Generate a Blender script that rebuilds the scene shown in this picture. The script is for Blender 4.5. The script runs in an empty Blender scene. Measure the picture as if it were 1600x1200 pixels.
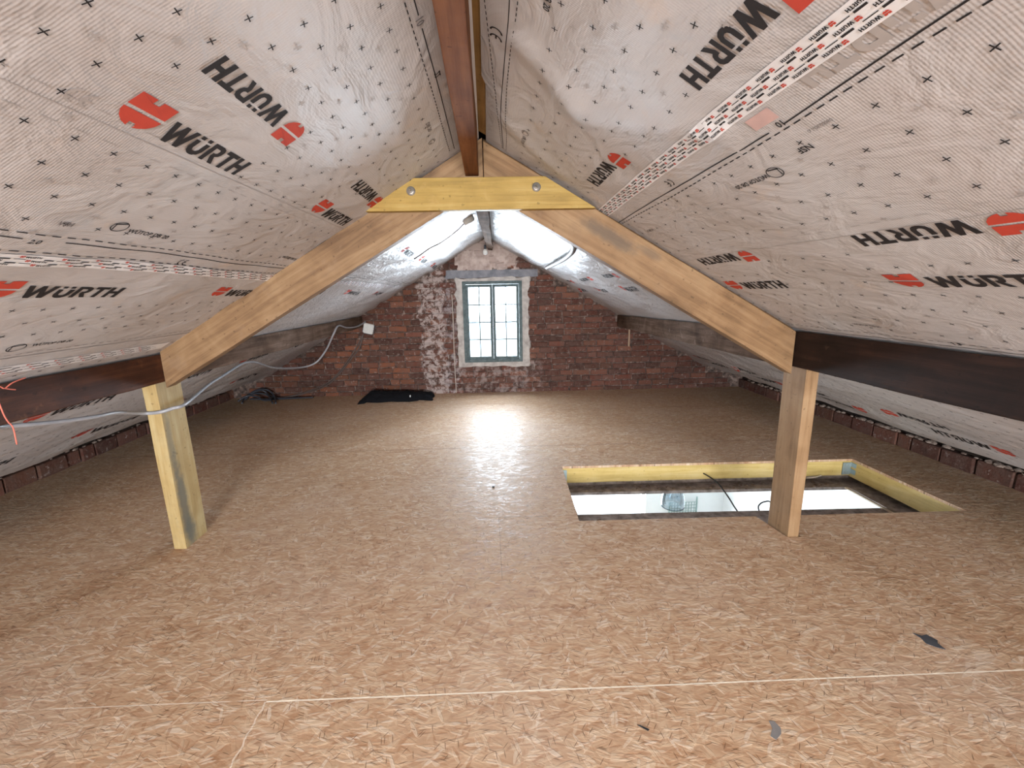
import bpy, bmesh, math, random
from mathutils import Vector, Matrix, noise

random.seed(7)
C = bpy.context.scene.collection
S = bpy.context.scene
R = math.radians

# ------------------------------------------------------------------ camera
F_PX = 680.84
cam_d = bpy.data.cameras.new('camera')
cam_d.sensor_fit = 'HORIZONTAL'
cam_d.sensor_width = 36.0
cam_d.lens = 36.0 * F_PX / 1600.0
cam_d.clip_start = 0.05
cam = bpy.data.objects.new('camera', cam_d)
C.objects.link(cam)
pit, yaw, rol = 0.20751, 0.05273, 0.01800
cp, sp, cy, sy = math.cos(pit), math.sin(pit), math.cos(yaw), math.sin(yaw)
fw = Vector((sy * cp, cy * cp, -sp))
rt = Vector((cy, -sy, 0))
dn = fw.cross(rt)
cr, sr = math.cos(rol), math.sin(rol)
rt2 = cr * rt + sr * dn
dn2 = -sr * rt + cr * dn
m = Matrix((rt2, -dn2, -fw)).transposed().to_4x4()
m.translation = Vector((0, 0, 1.4))
cam.matrix_world = m
S.camera = cam

# ------------------------------------------------------------------ exposure, world, daylight and fill light
S.view_settings.view_transform = 'Standard'
S.view_settings.look = 'None'
S.view_settings.gamma = 1.0
S.view_settings.use_curve_mapping = False
S.view_settings.exposure = 0.32

world = bpy.data.worlds.new('sky')
S.world = world
world.use_nodes = True
bg = world.node_tree.nodes['Background']
bg.inputs[0].default_value = (0.80, 0.90, 1.0, 1)
bg.inputs[1].default_value = 3.0


def area(name, loc, rot, sx, sy_, power, col):
    l = bpy.data.lights.new(name, 'AREA')
    l.shape = 'RECTANGLE'
    l.size = sx
    l.size_y = sy_
    l.energy = power
    l.color = col
    o = bpy.data.objects.new(name, l)
    o.location = loc
    o.rotation_euler = rot
    C.objects.link(o)
    return o


# daylight at the gable and lower-room windows; fill light at an added rear window
area('daylight_front', (0.07, 6.30, 1.0), (R(-90), 0, 0), 0.95, 1.25, 290, (0.82, 0.915, 1.0))
area('fill_rear', (0.0, -5.12, 1.05), (R(90), 0, 0), 2.0, 1.25, 700, (0.94, 0.975, 1.0))
for sd in (-1, 1):                       # fill light at invented roof windows, one per slope, behind the photographer
    area('fill_roof', (sd * 0.95, -0.24, 2.13 - 0.585 * 0.95 + 0.24), (0, sd * math.atan(0.585), 0), 0.80, 1.0, 7, (0.94, 0.97, 1.0))
area('daylight_below', (1.75, 6.30, -1.45), (R(-90), 0, 0), 1.3, 1.4, 165, (0.82, 0.93, 1.0))


# ------------------------------------------------------------------ helpers: nodes
def newmat(name):
    mt = bpy.data.materials.new(name)
    mt.use_nodes = True
    nt = mt.node_tree
    b = nt.nodes['Principled BSDF']
    return mt, nt, b


def N(nt, typ, ins=None, **kw):
    n = nt.nodes.new(typ)
    for k, v in kw.items():
        setattr(n, k, v)
    if ins:
        for k, v in ins.items():
            s = n.inputs[k]
            if hasattr(v, 'is_output') or isinstance(v, bpy.types.NodeSocket):
                nt.links.new(v, s)
            else:
                s.default_value = v
    return n


def mth(nt, op, a, b=None, c=None, clamp=False):
    n = nt.nodes.new('ShaderNodeMath')
    n.operation = op
    n.use_clamp = clamp
    for i, v in enumerate((a, b, c)):
        if v is None:
            continue
        if isinstance(v, bpy.types.NodeSocket):
            nt.links.new(v, n.inputs[i])
        else:
            n.inputs[i].default_value = v
    return n.outputs[0]


def mixc(nt, fac, a, b, mode='MIX'):
    n = nt.nodes.new('ShaderNodeMix')
    n.data_type = 'RGBA'
    n.blend_type = mode
    for s, v in ((n.inputs[0], fac), (n.inputs[6], a), (n.inputs[7], b)):
        if isinstance(v, bpy.types.NodeSocket):
            nt.links.new(v, s)
        elif isinstance(v, (int, float)):
            s.default_value = v
        else:
            s.default_value = (v[0], v[1], v[2], 1)
    return n.outputs[2]


def ramp(nt, fac, stops, interp='LINEAR'):
    n = nt.nodes.new('ShaderNodeValToRGB')
    n.color_ramp.interpolation = interp
    els = n.color_ramp.elements
    while len(els) < len(stops):
        els.new(0.5)
    for e, (p, c) in zip(els, stops):
        e.position = p
        e.color = (c[0], c[1], c[2], 1) if not isinstance(c, (int, float)) else (c, c, c, 1)
    nt.links.new(fac, n.inputs[0])
    return n.outputs[0]


def step(nt, v, lo, hi):
    n = nt.nodes.new('ShaderNodeMapRange')
    n.interpolation_type = 'SMOOTHSTEP'
    nt.links.new(v, n.inputs[0])
    n.inputs[1].default_value = lo
    n.inputs[2].default_value = hi
    return n.outputs[0]


def noise_n(nt, vec, scale, detail=3, rough=0.5, dist=0.0):
    n = N(nt, 'ShaderNodeTexNoise', {'Scale': scale, 'Detail': detail, 'Roughness': rough, 'Distortion': dist})
    nt.links.new(vec, n.inputs['Vector'])
    return n.outputs[0]


def mapping(nt, vec, loc=(0, 0, 0), rot=(0, 0, 0), scl=(1, 1, 1), typ='POINT'):
    n = nt.nodes.new('ShaderNodeMapping')
    n.vector_type = typ
    nt.links.new(vec, n.inputs[0])
    n.inputs[1].default_value = loc
    n.inputs[2].default_value = rot
    n.inputs[3].default_value = scl
    return n.outputs[0]


def bump(nt, b, h, strength=0.3, dist=0.01):
    n = N(nt, 'ShaderNodeBump', {'Strength': strength, 'Distance': dist})
    nt.links.new(h, n.inputs['Height'])
    nt.links.new(n.outputs[0], b.inputs['Normal'])


def plain(name, col, rough=0.6, metal=0.0, spec=0.5):
    mt, nt, b = newmat(name)
    tc = nt.nodes.new('ShaderNodeTexCoord').outputs['Object']
    n = noise_n(nt, tc, 30, 3)
    nt.links.new(mixc(nt, n, tuple(x * 0.85 for x in col), tuple(min(1, x * 1.12) for x in col)), b.inputs['Base Color'])
    b.inputs['Roughness'].default_value = rough
    b.inputs['Metallic'].default_value = metal
    b.inputs['Specular IOR Level'].default_value = spec
    return mt


# ------------------------------------------------------------------ materials
def wood(name, c_dark, c_mid, c_light, rough=0.6, spec=0.22, grain=1.0, stain=None, stain_col=(0.05, 0.05, 0.05), knots=0.5, patch=None):
    """timber with the grain along the object's own X axis"""
    mt, nt, b = newmat(name)
    tc = nt.nodes.new('ShaderNodeTexCoord').outputs['Object']
    oi = nt.nodes.new('ShaderNodeObjectInfo').outputs['Random']
    off = N(nt, 'ShaderNodeVectorMath', operation='ADD')
    nt.links.new(tc, off.inputs[0])
    cx = N(nt, 'ShaderNodeCombineXYZ')
    nt.links.new(mth(nt, 'MULTIPLY', oi, 37.0), cx.inputs[0])
    nt.links.new(mth(nt, 'MULTIPLY', oi, 11.0), cx.inputs[1])
    nt.links.new(cx.outputs[0], off.inputs[1])
    v = off.outputs[0]
    st = mapping(nt, v, scl=(1.6, 22, 22))
    g1 = noise_n(nt, st, 1.3 * grain, 5, 0.6, 0.5)
    st2 = mapping(nt, v, scl=(4, 120, 120))
    g2 = noise_n(nt, st2, 1.0 * grain, 3, 0.6)
    blot = noise_n(nt, v, 4.5, 4, 0.55, 0.6)
    g = mth(nt, 'ADD', mth(nt, 'MULTIPLY', g1, 0.55), mth(nt, 'MULTIPLY', blot, 0.45))
    col = ramp(nt, g, [(0.34, c_dark), (0.5, c_mid), (0.66, c_light)])
    col = mixc(nt, mth(nt, 'MULTIPLY', step(nt, g2, 0.5, 0.75), 0.25), col, tuple(x * 0.6 for x in c_dark))
    # knots
    kn = N(nt, 'ShaderNodeTexVoronoi', {'Scale': 3.2, 'Randomness': 1.0}, feature='F1')
    nt.links.new(mapping(nt, v, scl=(0.75, 1.3, 1.3)), kn.inputs['Vector'])
    kd = kn.outputs['Distance']
    kmask = mth(nt, 'SUBTRACT', 1.0, step(nt, kd, 0.035, 0.10))
    col = mixc(nt, mth(nt, 'MULTIPLY', kmask, knots), col, tuple(x * 0.38 for x in c_dark))
    # dirt specks
    sp_ = noise_n(nt, v, 38, 2, 0.5)
    col = mixc(nt, mth(nt, 'MULTIPLY', step(nt, sp_, 0.66, 0.74), 0.5), col, tuple(x * 0.4 for x in c_dark))
    if patch:
        pm = step(nt, noise_n(nt, v, patch[1], 5, 0.65, 0.3), patch[2], patch[2] + 0.12)
        col = mixc(nt, mth(nt, 'MULTIPLY', pm, patch[3]), col, patch[0])
    if stain:
        # mildew stain: (x centre, x half length, strength)
        sx = N(nt, 'ShaderNodeSeparateXYZ')
        nt.links.new(tc, sx.inputs[0])
        for (x0, hx, y0, hy, st_, ax) in stain:
            dx = mth(nt, 'DIVIDE', mth(nt, 'SUBTRACT', sx.outputs[0], x0), hx)
            dy = mth(nt, 'DIVIDE', mth(nt, 'SUBTRACT', sx.outputs[ax], y0), hy)
            d = mth(nt, 'SQRT', mth(nt, 'ADD', mth(nt, 'MULTIPLY', dx, dx), mth(nt, 'MULTIPLY', dy, dy)))
            nn = noise_n(nt, tc, 14, 5, 0.7)
            mk = mth(nt, 'SUBTRACT', 1.0, step(nt, mth(nt, 'ADD', d, mth(nt, 'MULTIPLY', nn, 1.2)), 0.9, 1.7))
            col = mixc(nt, mth(nt, 'MULTIPLY', mk, st_), col, stain_col)
    nt.links.new(col, b.inputs['Base Color'])
    b.inputs['Roughness'].default_value = rough
    b.inputs['Specular IOR Level'].default_value = spec
    bump(nt, b, mth(nt, 'ADD', g2, mth(nt, 'MULTIPLY', blot, 1.5)), 0.25, 0.004)
    return mt


M = {}
M['pine'] = wood('planed_pine', (0.12, 0.066, 0.033), (0.215, 0.127, 0.064), (0.285, 0.185, 0.103), knots=0.6, patch=((0.22, 0.14, 0.085), 7, 0.55, 0.45))
M['pine_r'] = wood('planed_pine_mildew', (0.115, 0.062, 0.027), (0.208, 0.118, 0.056), (0.275, 0.172, 0.090), knots=0.6, patch=((0.20, 0.12, 0.065), 7, 0.55, 0.45),
                   stain=[(1.22, 0.20, 0.12, 0.045, 0.75, 1), (1.0, 0.09, 0.15, 0.03, 0.5, 1)], stain_col=(0.10, 0.075, 0.055))
M['post_l'] = wood('post_pine_yellow', (0.31, 0.21, 0.085), (0.40, 0.285, 0.125), (0.47, 0.37, 0.195), knots=0.4,
                   stain=[(0.24, 0.36, 0.045, 0.045, 0.8, 2), (0.60, 0.30, 0.03, 0.03, 0.5, 2), (0.08, 0.12, 0.06, 0.06, 0.7, 2)], stain_col=(0.13, 0.13, 0.11))
M['post_r'] = wood('post_pine', (0.20, 0.115, 0.055), (0.29, 0.175, 0.09), (0.35, 0.228, 0.125), knots=0.4)
M['yellow'] = wood('treated_yellow_pine', (0.22, 0.14, 0.035), (0.31, 0.20, 0.052), (0.38, 0.265, 0.09), knots=0.4, patch=((0.38, 0.25, 0.09), 8, 0.56, 0.4))
M['trim_y'] = wood('trimmer_yellow_pine', (0.44, 0.31, 0.10), (0.56, 0.41, 0.15), (0.64, 0.50, 0.24), knots=0.2)
M['ridge'] = wood('old_red_brown_pine', (0.095, 0.034, 0.013), (0.155, 0.060, 0.024), (0.23, 0.10, 0.042), rough=0.7, spec=0.08, knots=0.4)
M['purlin'] = wood('old_dark_pine', (0.024, 0.009, 0.006), (0.052, 0.018, 0.009), (0.11, 0.040, 0.018), rough=0.6, knots=0.3,
                   patch=((0.20, 0.085, 0.035), 9, 0.58, 0.55))
M['purlin_r'] = wood('old_near_black_pine', (0.011, 0.0055, 0.004), (0.021, 0.010, 0.007), (0.048, 0.021, 0.013), rough=0.62, knots=0.3,
                     patch=((0.10, 0.055, 0.035), 14, 0.64, 0.5))
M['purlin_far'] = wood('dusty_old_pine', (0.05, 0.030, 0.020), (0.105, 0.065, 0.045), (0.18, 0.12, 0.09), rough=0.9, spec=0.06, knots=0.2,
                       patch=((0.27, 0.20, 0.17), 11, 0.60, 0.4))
M['board'] = wood('bare_sarking_board', (0.30, 0.16, 0.055), (0.44, 0.25, 0.09), (0.52, 0.33, 0.14), knots=0.3)
M['deck'] = wood('dark_roof_boards', (0.016, 0.010, 0.008), (0.03, 0.018, 0.013), (0.055, 0.034, 0.024), rough=0.85)
M['plate'] = wood('dark_wall_plate', (0.02, 0.014, 0.012), (0.035, 0.025, 0.02), (0.06, 0.045, 0.035), rough=0.85)


def osb():
    mt, nt, b = newmat('osb_board')
    tc = nt.nodes.new('ShaderNodeTexCoord').outputs['Object']
    base = noise_n(nt, mapping(nt, tc, scl=(1, 3.2, 1)), 9, 4, 0.6)
    col = ramp(nt, base, [(0.3, (0.41, 0.245, 0.145)), (0.5, (0.51, 0.33, 0.205)), (0.7, (0.59, 0.41, 0.27))])
    hsum = base
    # layers of wood strands, each a stretched cell pattern with its own direction
    layers = [(12, 1.3, 4.0, 0.80), (-24, 1.2, 4.4, 0.84), (8, 4.2, 15, 0.50), (-17, 3.9, 16, 0.50), (33, 5.0, 19, 0.55), (-41, 4.6, 21, 0.6), (3, 6.0, 26, 0.5),
              (66, 6.0, 24, 0.72), (-70, 6.5, 26, 0.75), (-8, 8.0, 38, 0.55), (22, 9.5, 44, 0.6)]
    for i, (ang, sx_, sy2, th) in enumerate(layers):
        wv = nt.nodes.new('ShaderNodeVectorMath')
        wv.operation = 'ADD'
        v0 = mapping(nt, tc, loc=(i * 3.17, i * 1.73, 0), rot=(0, 0, R(ang)))
        nn = N(nt, 'ShaderNodeTexNoise', {'Scale': 7.0, 'Detail': 1.0})
        nt.links.new(v0, nn.inputs['Vector'])
        sc_ = N(nt, 'ShaderNodeVectorMath', operation='MULTIPLY')
        nt.links.new(nn.outputs[1], sc_.inputs[0])
        sc_.inputs[1].default_value = (0.03, 0.03, 0)
        nt.links.new(v0, wv.inputs[0])
        nt.links.new(sc_.outputs[0], wv.inputs[1])
        v = mapping(nt, wv.outputs[0], scl=(sx_ * 2.3, sy2 * 2.9, 0.001))
        vo = N(nt, 'ShaderNodeTexVoronoi', {'Scale': 1.0, 'Randomness': 1.0}, feature='F1', voronoi_dimensions='2D')
        nt.links.new(v, vo.inputs['Vector'])
        sep = N(nt, 'ShaderNodeSeparateColor')
        nt.links.new(vo.outputs['Color'], sep.inputs[0])
        rnd, rnd2 = sep.outputs[0], sep.outputs[1]
        inside = mth(nt, 'SUBTRACT', 1.0, step(nt, vo.outputs['Distance'], 0.34, 0.50))
        msk = mth(nt, 'MULTIPLY', mth(nt, 'GREATER_THAN', rnd, th), inside)
        c = ramp(nt, rnd2, [(0.0, (0.27, 0.125, 0.06)), (0.12, (0.41, 0.215, 0.115)), (0.35, (0.50, 0.31, 0.185)),
                            (0.65, (0.57, 0.39, 0.25)), (0.86, (0.65, 0.49, 0.345)), (1.0, (0.78, 0.67, 0.55))])
        fib = noise_n(nt, mapping(nt, v0, scl=(6, 160, 1)), 1.0, 2, 0.5)
        c = mixc(nt, mth(nt, 'MULTIPLY', fib, 0.22), c, (0.34, 0.18, 0.09))
        col = mixc(nt, mth(nt, 'MULTIPLY', msk, 0.52), col, c)
        hsum = mth(nt, 'ADD', hsum, mth(nt, 'MULTIPLY', msk, mth(nt, 'SUBTRACT', rnd2, 0.3)))
    # thin dark splinters
    for i, ang in enumerate((20, -50, 80, -12)):
        v = mapping(nt, tc, loc=(5 + i * 2.2, 9 - i, 0), rot=(0, 0, R(ang)), scl=(1, 1, 1))
        v = mapping(nt, v, scl=(15, 150, 0.001))
        vo = N(nt, 'ShaderNodeTexVoronoi', {'Scale': 1.0, 'Randomness': 1.0}, feature='F1', voronoi_dimensions='2D')
        nt.links.new(v, vo.inputs['Vector'])
        sep = N(nt, 'ShaderNodeSeparateColor')
        nt.links.new(vo.outputs['Color'], sep.inputs[0])
        msk = mth(nt, 'MULTIPLY', mth(nt, 'GREATER_THAN', sep.outputs[0], 0.945),
                  mth(nt, 'SUBTRACT', 1.0, step(nt, vo.outputs['Distance'], 0.12, 0.28)))
        col = mixc(nt, mth(nt, 'MULTIPLY', msk, 0.8), col, (0.14, 0.075, 0.04))
    # broad tone patches of dust
    dust = step(nt, noise_n(nt, tc, 1.3, 3, 0.5), 0.45, 0.7)
    col = mixc(nt, mth(nt, 'MULTIPLY', dust, 0.16), col, (0.60, 0.50, 0.43))
    # joints between the boards: five rows, staggered butt joints
    sx = N(nt, 'ShaderNodeSeparateXYZ')
    nt.links.new(tc, sx.inputs[0])
    X, Y = sx.outputs[0], mth(nt, 'ADD', sx.outputs[1], mth(nt, 'MULTIPLY', sx.outputs[0], 0.026))

    def line(v, at, hw):
        return mth(nt, 'LESS_THAN', mth(nt, 'ABSOLUTE', mth(nt, 'SUBTRACT', v, at)), hw)

    gl = noise_n(nt, tc, 5, 2)
    for y0, hw, c, st_ in ((1.92, 0.0012, (0.30, 0.18, 0.11), 0.35), (2.54, 0.0022, (0.17, 0.09, 0.05), 0.8),
                           (3.17, 0.0026, (0.22, 0.12, 0.07), 0.6), (3.83, 0.004, (0.16, 0.08, 0.05), 0.75), (4.45, 0.004, (0.2, 0.11, 0.07), 0.5),
                           (5.08, 0.005, (0.2, 0.11, 0.07), 0.5), (0.68, 0.002, (0.2, 0.11, 0.07), 0.6)):
        mk = line(Y, y0, hw)
        if y0 == 2.54:
            mk = mth(nt, 'MULTIPLY', mk, mth(nt, 'GREATER_THAN', X, -0.22))
        col = mixc(nt, mth(nt, 'MULTIPLY', mth(nt, 'MULTIPLY', mk, st_), step(nt, gl, 0.25, 0.5)), col, c)
    # foreground joint: board edge catching the light, painted as pale lines
    mk = mth(nt, 'MULTIPLY', line(Y, 1.302, 0.0028), mth(nt, 'GREATER_THAN', X, -0.82))
    col = mixc(nt, mth(nt, 'MULTIPLY', mk, 0.95), col, (0.86, 0.76, 0.62))
    mk = mth(nt, 'MULTIPLY', line(Y, 1.309, 0.0022), mth(nt, 'LESS_THAN', X, -0.82))
    col = mixc(nt, mth(nt, 'MULTIPLY', mth(nt, 'MULTIPLY', mk, 0.8), step(nt, noise_n(nt, tc, 9, 2), 0.3, 0.5)), col, (0.74, 0.62, 0.5))
    wob = mth(nt, 'ADD', X, mth(nt, 'MULTIPLY', noise_n(nt, tc, 25, 2), 0.02))
    mk = mth(nt, 'MULTIPLY', line(wob, -0.812, 0.003), mth(nt, 'LESS_THAN', Y, 1.302))
    col = mixc(nt, mth(nt, 'MULTIPLY', mk, 0.7), col, (0.74, 0.62, 0.5))
    mk = mth(nt, 'MULTIPLY', line(X, 0.035, 0.0016), mth(nt, 'MULTIPLY', mth(nt, 'LESS_THAN', Y, 2.54), mth(nt, 'GREATER_THAN', Y, 1.93)))
    col = mixc(nt, mth(nt, 'MULTIPLY', mk, 0.6), col, (0.17, 0.10, 0.07))
    nt.links.new(col, b.inputs['Base Color'])
    rg = ramp(nt, hsum, [(0.2, 0.40), (0.9, 0.66)])
    nt.links.new(rg, b.inputs['Roughness'])
    b.inputs['Specular IOR Level'].default_value = 0.15
    b.inputs['Coat Weight'].default_value = 0.03
    b.inputs['Coat Roughness'].default_value = 0.25
    bump(nt, b, hsum, 0.6, 0.0016)
    return mt


M['osb'] = osb()


def membrane():
    mt, nt, b = newmat('roof_underlay_fleece')
    uv = nt.nodes.new('ShaderNodeUVMap').outputs[0]
    tc = nt.nodes.new('ShaderNodeTexCoord').outputs['Object']
    soft = noise_n(nt, tc, 2.2, 4, 0.55, 0.4)
    col = ramp(nt, soft, [(0.3, (0.455, 0.425, 0.418)), (0.55, (0.50, 0.48, 0.482)), (0.75, (0.51, 0.505, 0.515))])
    # greyish smudges
    sm = step(nt, noise_n(nt, mapping(nt, tc, scl=(1, 1.4, 1)), 4.5, 5, 0.6, 0.8), 0.56, 0.74)
    col = mixc(nt, mth(nt, 'MULTIPLY', sm, 0.40), col, (0.37, 0.39, 0.42))
    sm2 = step(nt, noise_n(nt, mapping(nt, tc, loc=(7, 1, 0)), 5.5, 5, 0.62), 0.60, 0.72)
    col = mixc(nt, mth(nt, 'MULTIPLY', sm2, 0.28), col, (0.58, 0.44, 0.33))
    # reinforcing scrim woven into the sheet
    sp_ = N(nt, 'ShaderNodeSeparateXYZ')
    nt.links.new(uv, sp_.inputs[0])
    wu = mth(nt, 'SINE', mth(nt, 'MULTIPLY', sp_.outputs[0], 2 * math.pi / 0.0062))
    wv = mth(nt, 'SINE', mth(nt, 'MULTIPLY', sp_.outputs[1], 2 * math.pi / 0.0078))
    wave = mth(nt, 'ADD', mth(nt, 'MULTIPLY', wu, 0.9), mth(nt, 'MULTIPLY', wv, 0.6))
    col = mixc(nt, mth(nt, 'MULTIPLY', step(nt, wave, 0.2, 1.4), 0.08), col, (0.32, 0.24, 0.19))
    nt.links.new(col, b.inputs['Base Color'])
    b.inputs['Roughness'].default_value = 0.5
    b.inputs['Specular IOR Level'].default_value = 0.45
    b.inputs['Coat Weight'].default_value = 0.25
    b.inputs['Coat Roughness'].default_value = 0.35
    wr = noise_n(nt, mapping(nt, tc, scl=(1, 0.5, 1)), 9, 4, 0.55, 1.2)
    wr2 = noise_n(nt, tc, 32, 3, 0.5, 0.6)
    h = mth(nt, 'ADD', mth(nt, 'MULTIPLY', wr, 1.0), mth(nt, 'ADD', mth(nt, 'MULTIPLY', wr2, 0.07), mth(nt, 'MULTIPLY', wave, 0.012)))
    so = N(nt, 'ShaderNodeSeparateXYZ')
    nt.links.new(tc, so.inputs[0])
    farm = step(nt, so.outputs[1], 2.3, 3.3)
    cr1 = mth(nt, 'ABSOLUTE', mth(nt, 'SUBTRACT', noise_n(nt, tc, 7, 3, 0.55, 1.5), 0.5))
    cr2 = mth(nt, 'ABSOLUTE', mth(nt, 'SUBTRACT', noise_n(nt, mapping(nt, tc, loc=(3, 9, 1)), 15, 2, 0.5, 1.0), 0.5))
    h = mth(nt, 'ADD', h, mth(nt, 'MULTIPLY', farm, mth(nt, 'ADD', mth(nt, 'MULTIPLY', cr1, -2.6), mth(nt, 'MULTIPLY', cr2, -1.0))))
    bump(nt, b, h, 0.5, 0.02)
    nt.links.new(mth(nt, 'SUBTRACT', 0.5, mth(nt, 'MULTIPLY', farm, 0.12)), b.inputs['Roughness'])
    nt.links.new(mth(nt, 'ADD', 0.05, mth(nt, 'MULTIPLY', farm, 0.35)), b.inputs['Coat Weight'])
    return mt


M['membrane'] = membrane()
M['ink'] = plain('black_print', (0.026, 0.022, 0.022), 0.75, spec=0.15)
M['ink_red'] = plain('red_print', (0.50, 0.065, 0.04), 0.75, spec=0.15)
M['ink_faint'] = plain('faint_print_showing_through', (0.40, 0.365, 0.35), 0.6)
M['ink_grey'] = plain('grey_print', (0.16, 0.14, 0.14), 0.6)
M['ink_red_faint'] = plain('faint_red_print', (0.60, 0.40, 0.37), 0.6)
M['tape'] = plain('white_seam_tape', (0.80, 0.81, 0.84), 0.35)


def brick_mat():
    mt, nt, b = newmat('old_brick')
    tc = nt.nodes.new('ShaderNodeTexCoord').outputs['Object']
    at = N(nt, 'ShaderNodeVertexColor', layer_name='tone').outputs[0]
    n1 = noise_n(nt, tc, 16, 5, 0.65)
    col = mixc(nt, step(nt, n1, 0.3, 0.7), at, mixc(nt, 0.6, at, (0.13, 0.085, 0.07)))
    soot = step(nt, noise_n(nt, tc, 7, 5, 0.65), 0.54, 0.74)
    col = mixc(nt, mth(nt, 'MULTIPLY', soot, 0.5), col, (0.055, 0.04, 0.035))
    lime = step(nt, noise_n(nt, mapping(nt, tc, loc=(3, 0, 2)), 20, 5, 0.7), 0.58, 0.68)
    col = mixc(nt, mth(nt, 'MULTIPLY', lime, 0.5), col, (0.42, 0.36, 0.33))
    col = masks(nt, tc, col)
    nt.links.new(col, b.inputs['Base Color'])
    b.inputs['Roughness'].default_value = 0.9
    b.inputs['Specular IOR Level'].default_value = 0.2
    bump(nt, b, mth(nt, 'ADD', n1, noise_n(nt, tc, 60, 3)), 0.6, 0.008)
    return mt


def masks(nt, tc, col):
    """patches of old plaster and whitewash on the gable (local X along the wall, Z up)"""
    sx = N(nt, 'ShaderNodeSeparateXYZ')
    nt.links.new(tc, sx.inputs[0])
    X, Z = sx.outputs[0], sx.outputs[2]
    wn = mth(nt, 'MULTIPLY', mth(nt, 'SUBTRACT', noise_n(nt, tc, 7, 4, 0.6), 0.5), 0.35)

    def box(x0, x1, z0, z1, soft):
        a = step(nt, mth(nt, 'ADD', X, wn), x0 - soft, x0 + soft)
        b_ = mth(nt, 'SUBTRACT', 1.0, step(nt, mth(nt, 'ADD', X, wn), x1 - soft, x1 + soft))
        c = step(nt, mth(nt, 'ADD', Z, wn), z0 - soft, z0 + soft)
        d = mth(nt, 'SUBTRACT', 1.0, step(nt, mth(nt, 'ADD', Z, wn), z1 - soft, z1 + soft))
        return mth(nt, 'MULTIPLY', mth(nt, 'MULTIPLY', a, b_), mth(nt, 'MULTIPLY', c, d))

    # whitewashed vertical strip left of the window
    speck = step(nt, noise_n(nt, tc, 13, 6, 0.72, 0.4), 0.44, 0.56)
    strip = mth(nt, 'MULTIPLY', box(-0.93, -0.60, -0.3, 1.75, 0.02), speck)
    col = mixc(nt, mth(nt, 'MULTIPLY', strip, 0.8), col, (0.47, 0.39, 0.365))
    # thin plaster smears under and beside the window
    speck2 = step(nt, noise_n(nt, tc, 9, 6, 0.7, 0.4), 0.46, 0.62)
    col = mixc(nt, mth(nt, 'MULTIPLY', mth(nt, 'MULTIPLY', box(-0.62, 0.72, -0.1, 0.5, 0.05), speck2), 0.5), col, (0.42, 0.35, 0.33))
    col = mixc(nt, mth(nt, 'MULTIPLY', mth(nt, 'MULTIPLY', box(-0.62, -0.42, 0.0, 1.6, 0.03), speck2), 0.6), col, (0.42, 0.38, 0.39))
    # pinkish patch in the apex
    col = mixc(nt, mth(nt, 'MULTIPLY', box(-0.34, 0.42, 1.72, 2.1, 0.015), 0.9), col, (0.46, 0.36, 0.32))
    return col


def mortar_mat():
    mt, nt, b = newmat('sooty_mortar')
    tc = nt.nodes.new('ShaderNodeTexCoord').outputs['Object']
    n1 = noise_n(nt, tc, 18, 5, 0.65)
    col = ramp(nt, n1, [(0.38, (0.045, 0.032, 0.027)), (0.55, (0.15, 0.10, 0.082)), (0.72, (0.36, 0.28, 0.24))])
    col = masks(nt, tc, col)
    nt.links.new(col, b.inputs['Base Color'])
    b.inputs['Roughness'].default_value = 0.95
    bump(nt, b, n1, 0.6, 0.01)
    return mt


M['brick'] = brick_mat()
M['mortar'] = mortar_mat()


def plaster_mat(name, c0, c1, sc=10):
    mt, nt, b = newmat(name)
    tc = nt.nodes.new('ShaderNodeTexCoord').outputs['Object']
    n1 = noise_n(nt, tc, sc, 5, 0.65)
    nt.links.new(ramp(nt, n1, [(0.35, c0), (0.62, c1)]), b.inputs['Base Color'])
    b.inputs['Roughness'].default_value = 0.9
    bump(nt, b, n1, 0.5, 0.008)
    return mt


M['plaster'] = plaster_mat('grey_render', (0.30, 0.265, 0.245), (0.50, 0.46, 0.43))
M['lintel'] = plaster_mat('slate_grey_render', (0.15, 0.155, 0.18), (0.25, 0.25, 0.275), 8)
M['dirt'] = plaster_mat('dusty_lath_top', (0.20, 0.165, 0.15), (0.46, 0.39, 0.36), 14)
M['white_wall'] = plaster_mat('white_painted_wall', (0.80, 0.82, 0.83), (0.84, 0.86, 0.87), 3)
M['frame'] = plaster_mat('grey_green_paint', (0.065, 0.092, 0.095), (0.125, 0.16, 0.165), 25)
M['rubble'] = plaster_mat('mortar_rubble', (0.13, 0.075, 0.055), (0.40, 0.32, 0.27), 25)
M['lower_floor'] = plain('lower_floor_wood', (0.45, 0.36, 0.27), 0.5)
M['cable_grey'] = plain('grey_plastic_sheath', (0.30, 0.30, 0.32), 0.35)
M['cable_black'] = plain('black_rubber', (0.012, 0.014, 0.016), 0.5)
M['cable_dark'] = plain('slate_plastic_sheath', (0.045, 0.048, 0.06), 0.4)
M['cable_brown'] = plain('brown_sheath', (0.10, 0.07, 0.06), 0.5)
M['cable_white'] = plain('off_white_sheath', (0.45, 0.39, 0.34), 0.5)
M['plastic_white'] = plain('off_white_plastic', (0.62, 0.61, 0.58), 0.45)
M['cloth'] = plain('black_fabric', (0.006, 0.006, 0.008), 0.95, spec=0.2)
M['label_white'] = plain('white_tag', (0.75, 0.75, 0.75), 0.6)
M['steel'] = plain('zinc_plated_steel', (0.62, 0.64, 0.64), 0.35, 0.9)
M['galv'] = plain('galvanised_steel', (0.36, 0.44, 0.45), 0.45, 0.6)
M['twine'] = plain('red_twine', (0.62, 0.16, 0.11), 0.8)
M['scrap'] = plain('dark_grey_foil', (0.055, 0.06, 0.07), 0.5)
M['scrap_grey'] = plain('grey_scuff', (0.22, 0.20, 0.19), 0.7)
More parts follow.
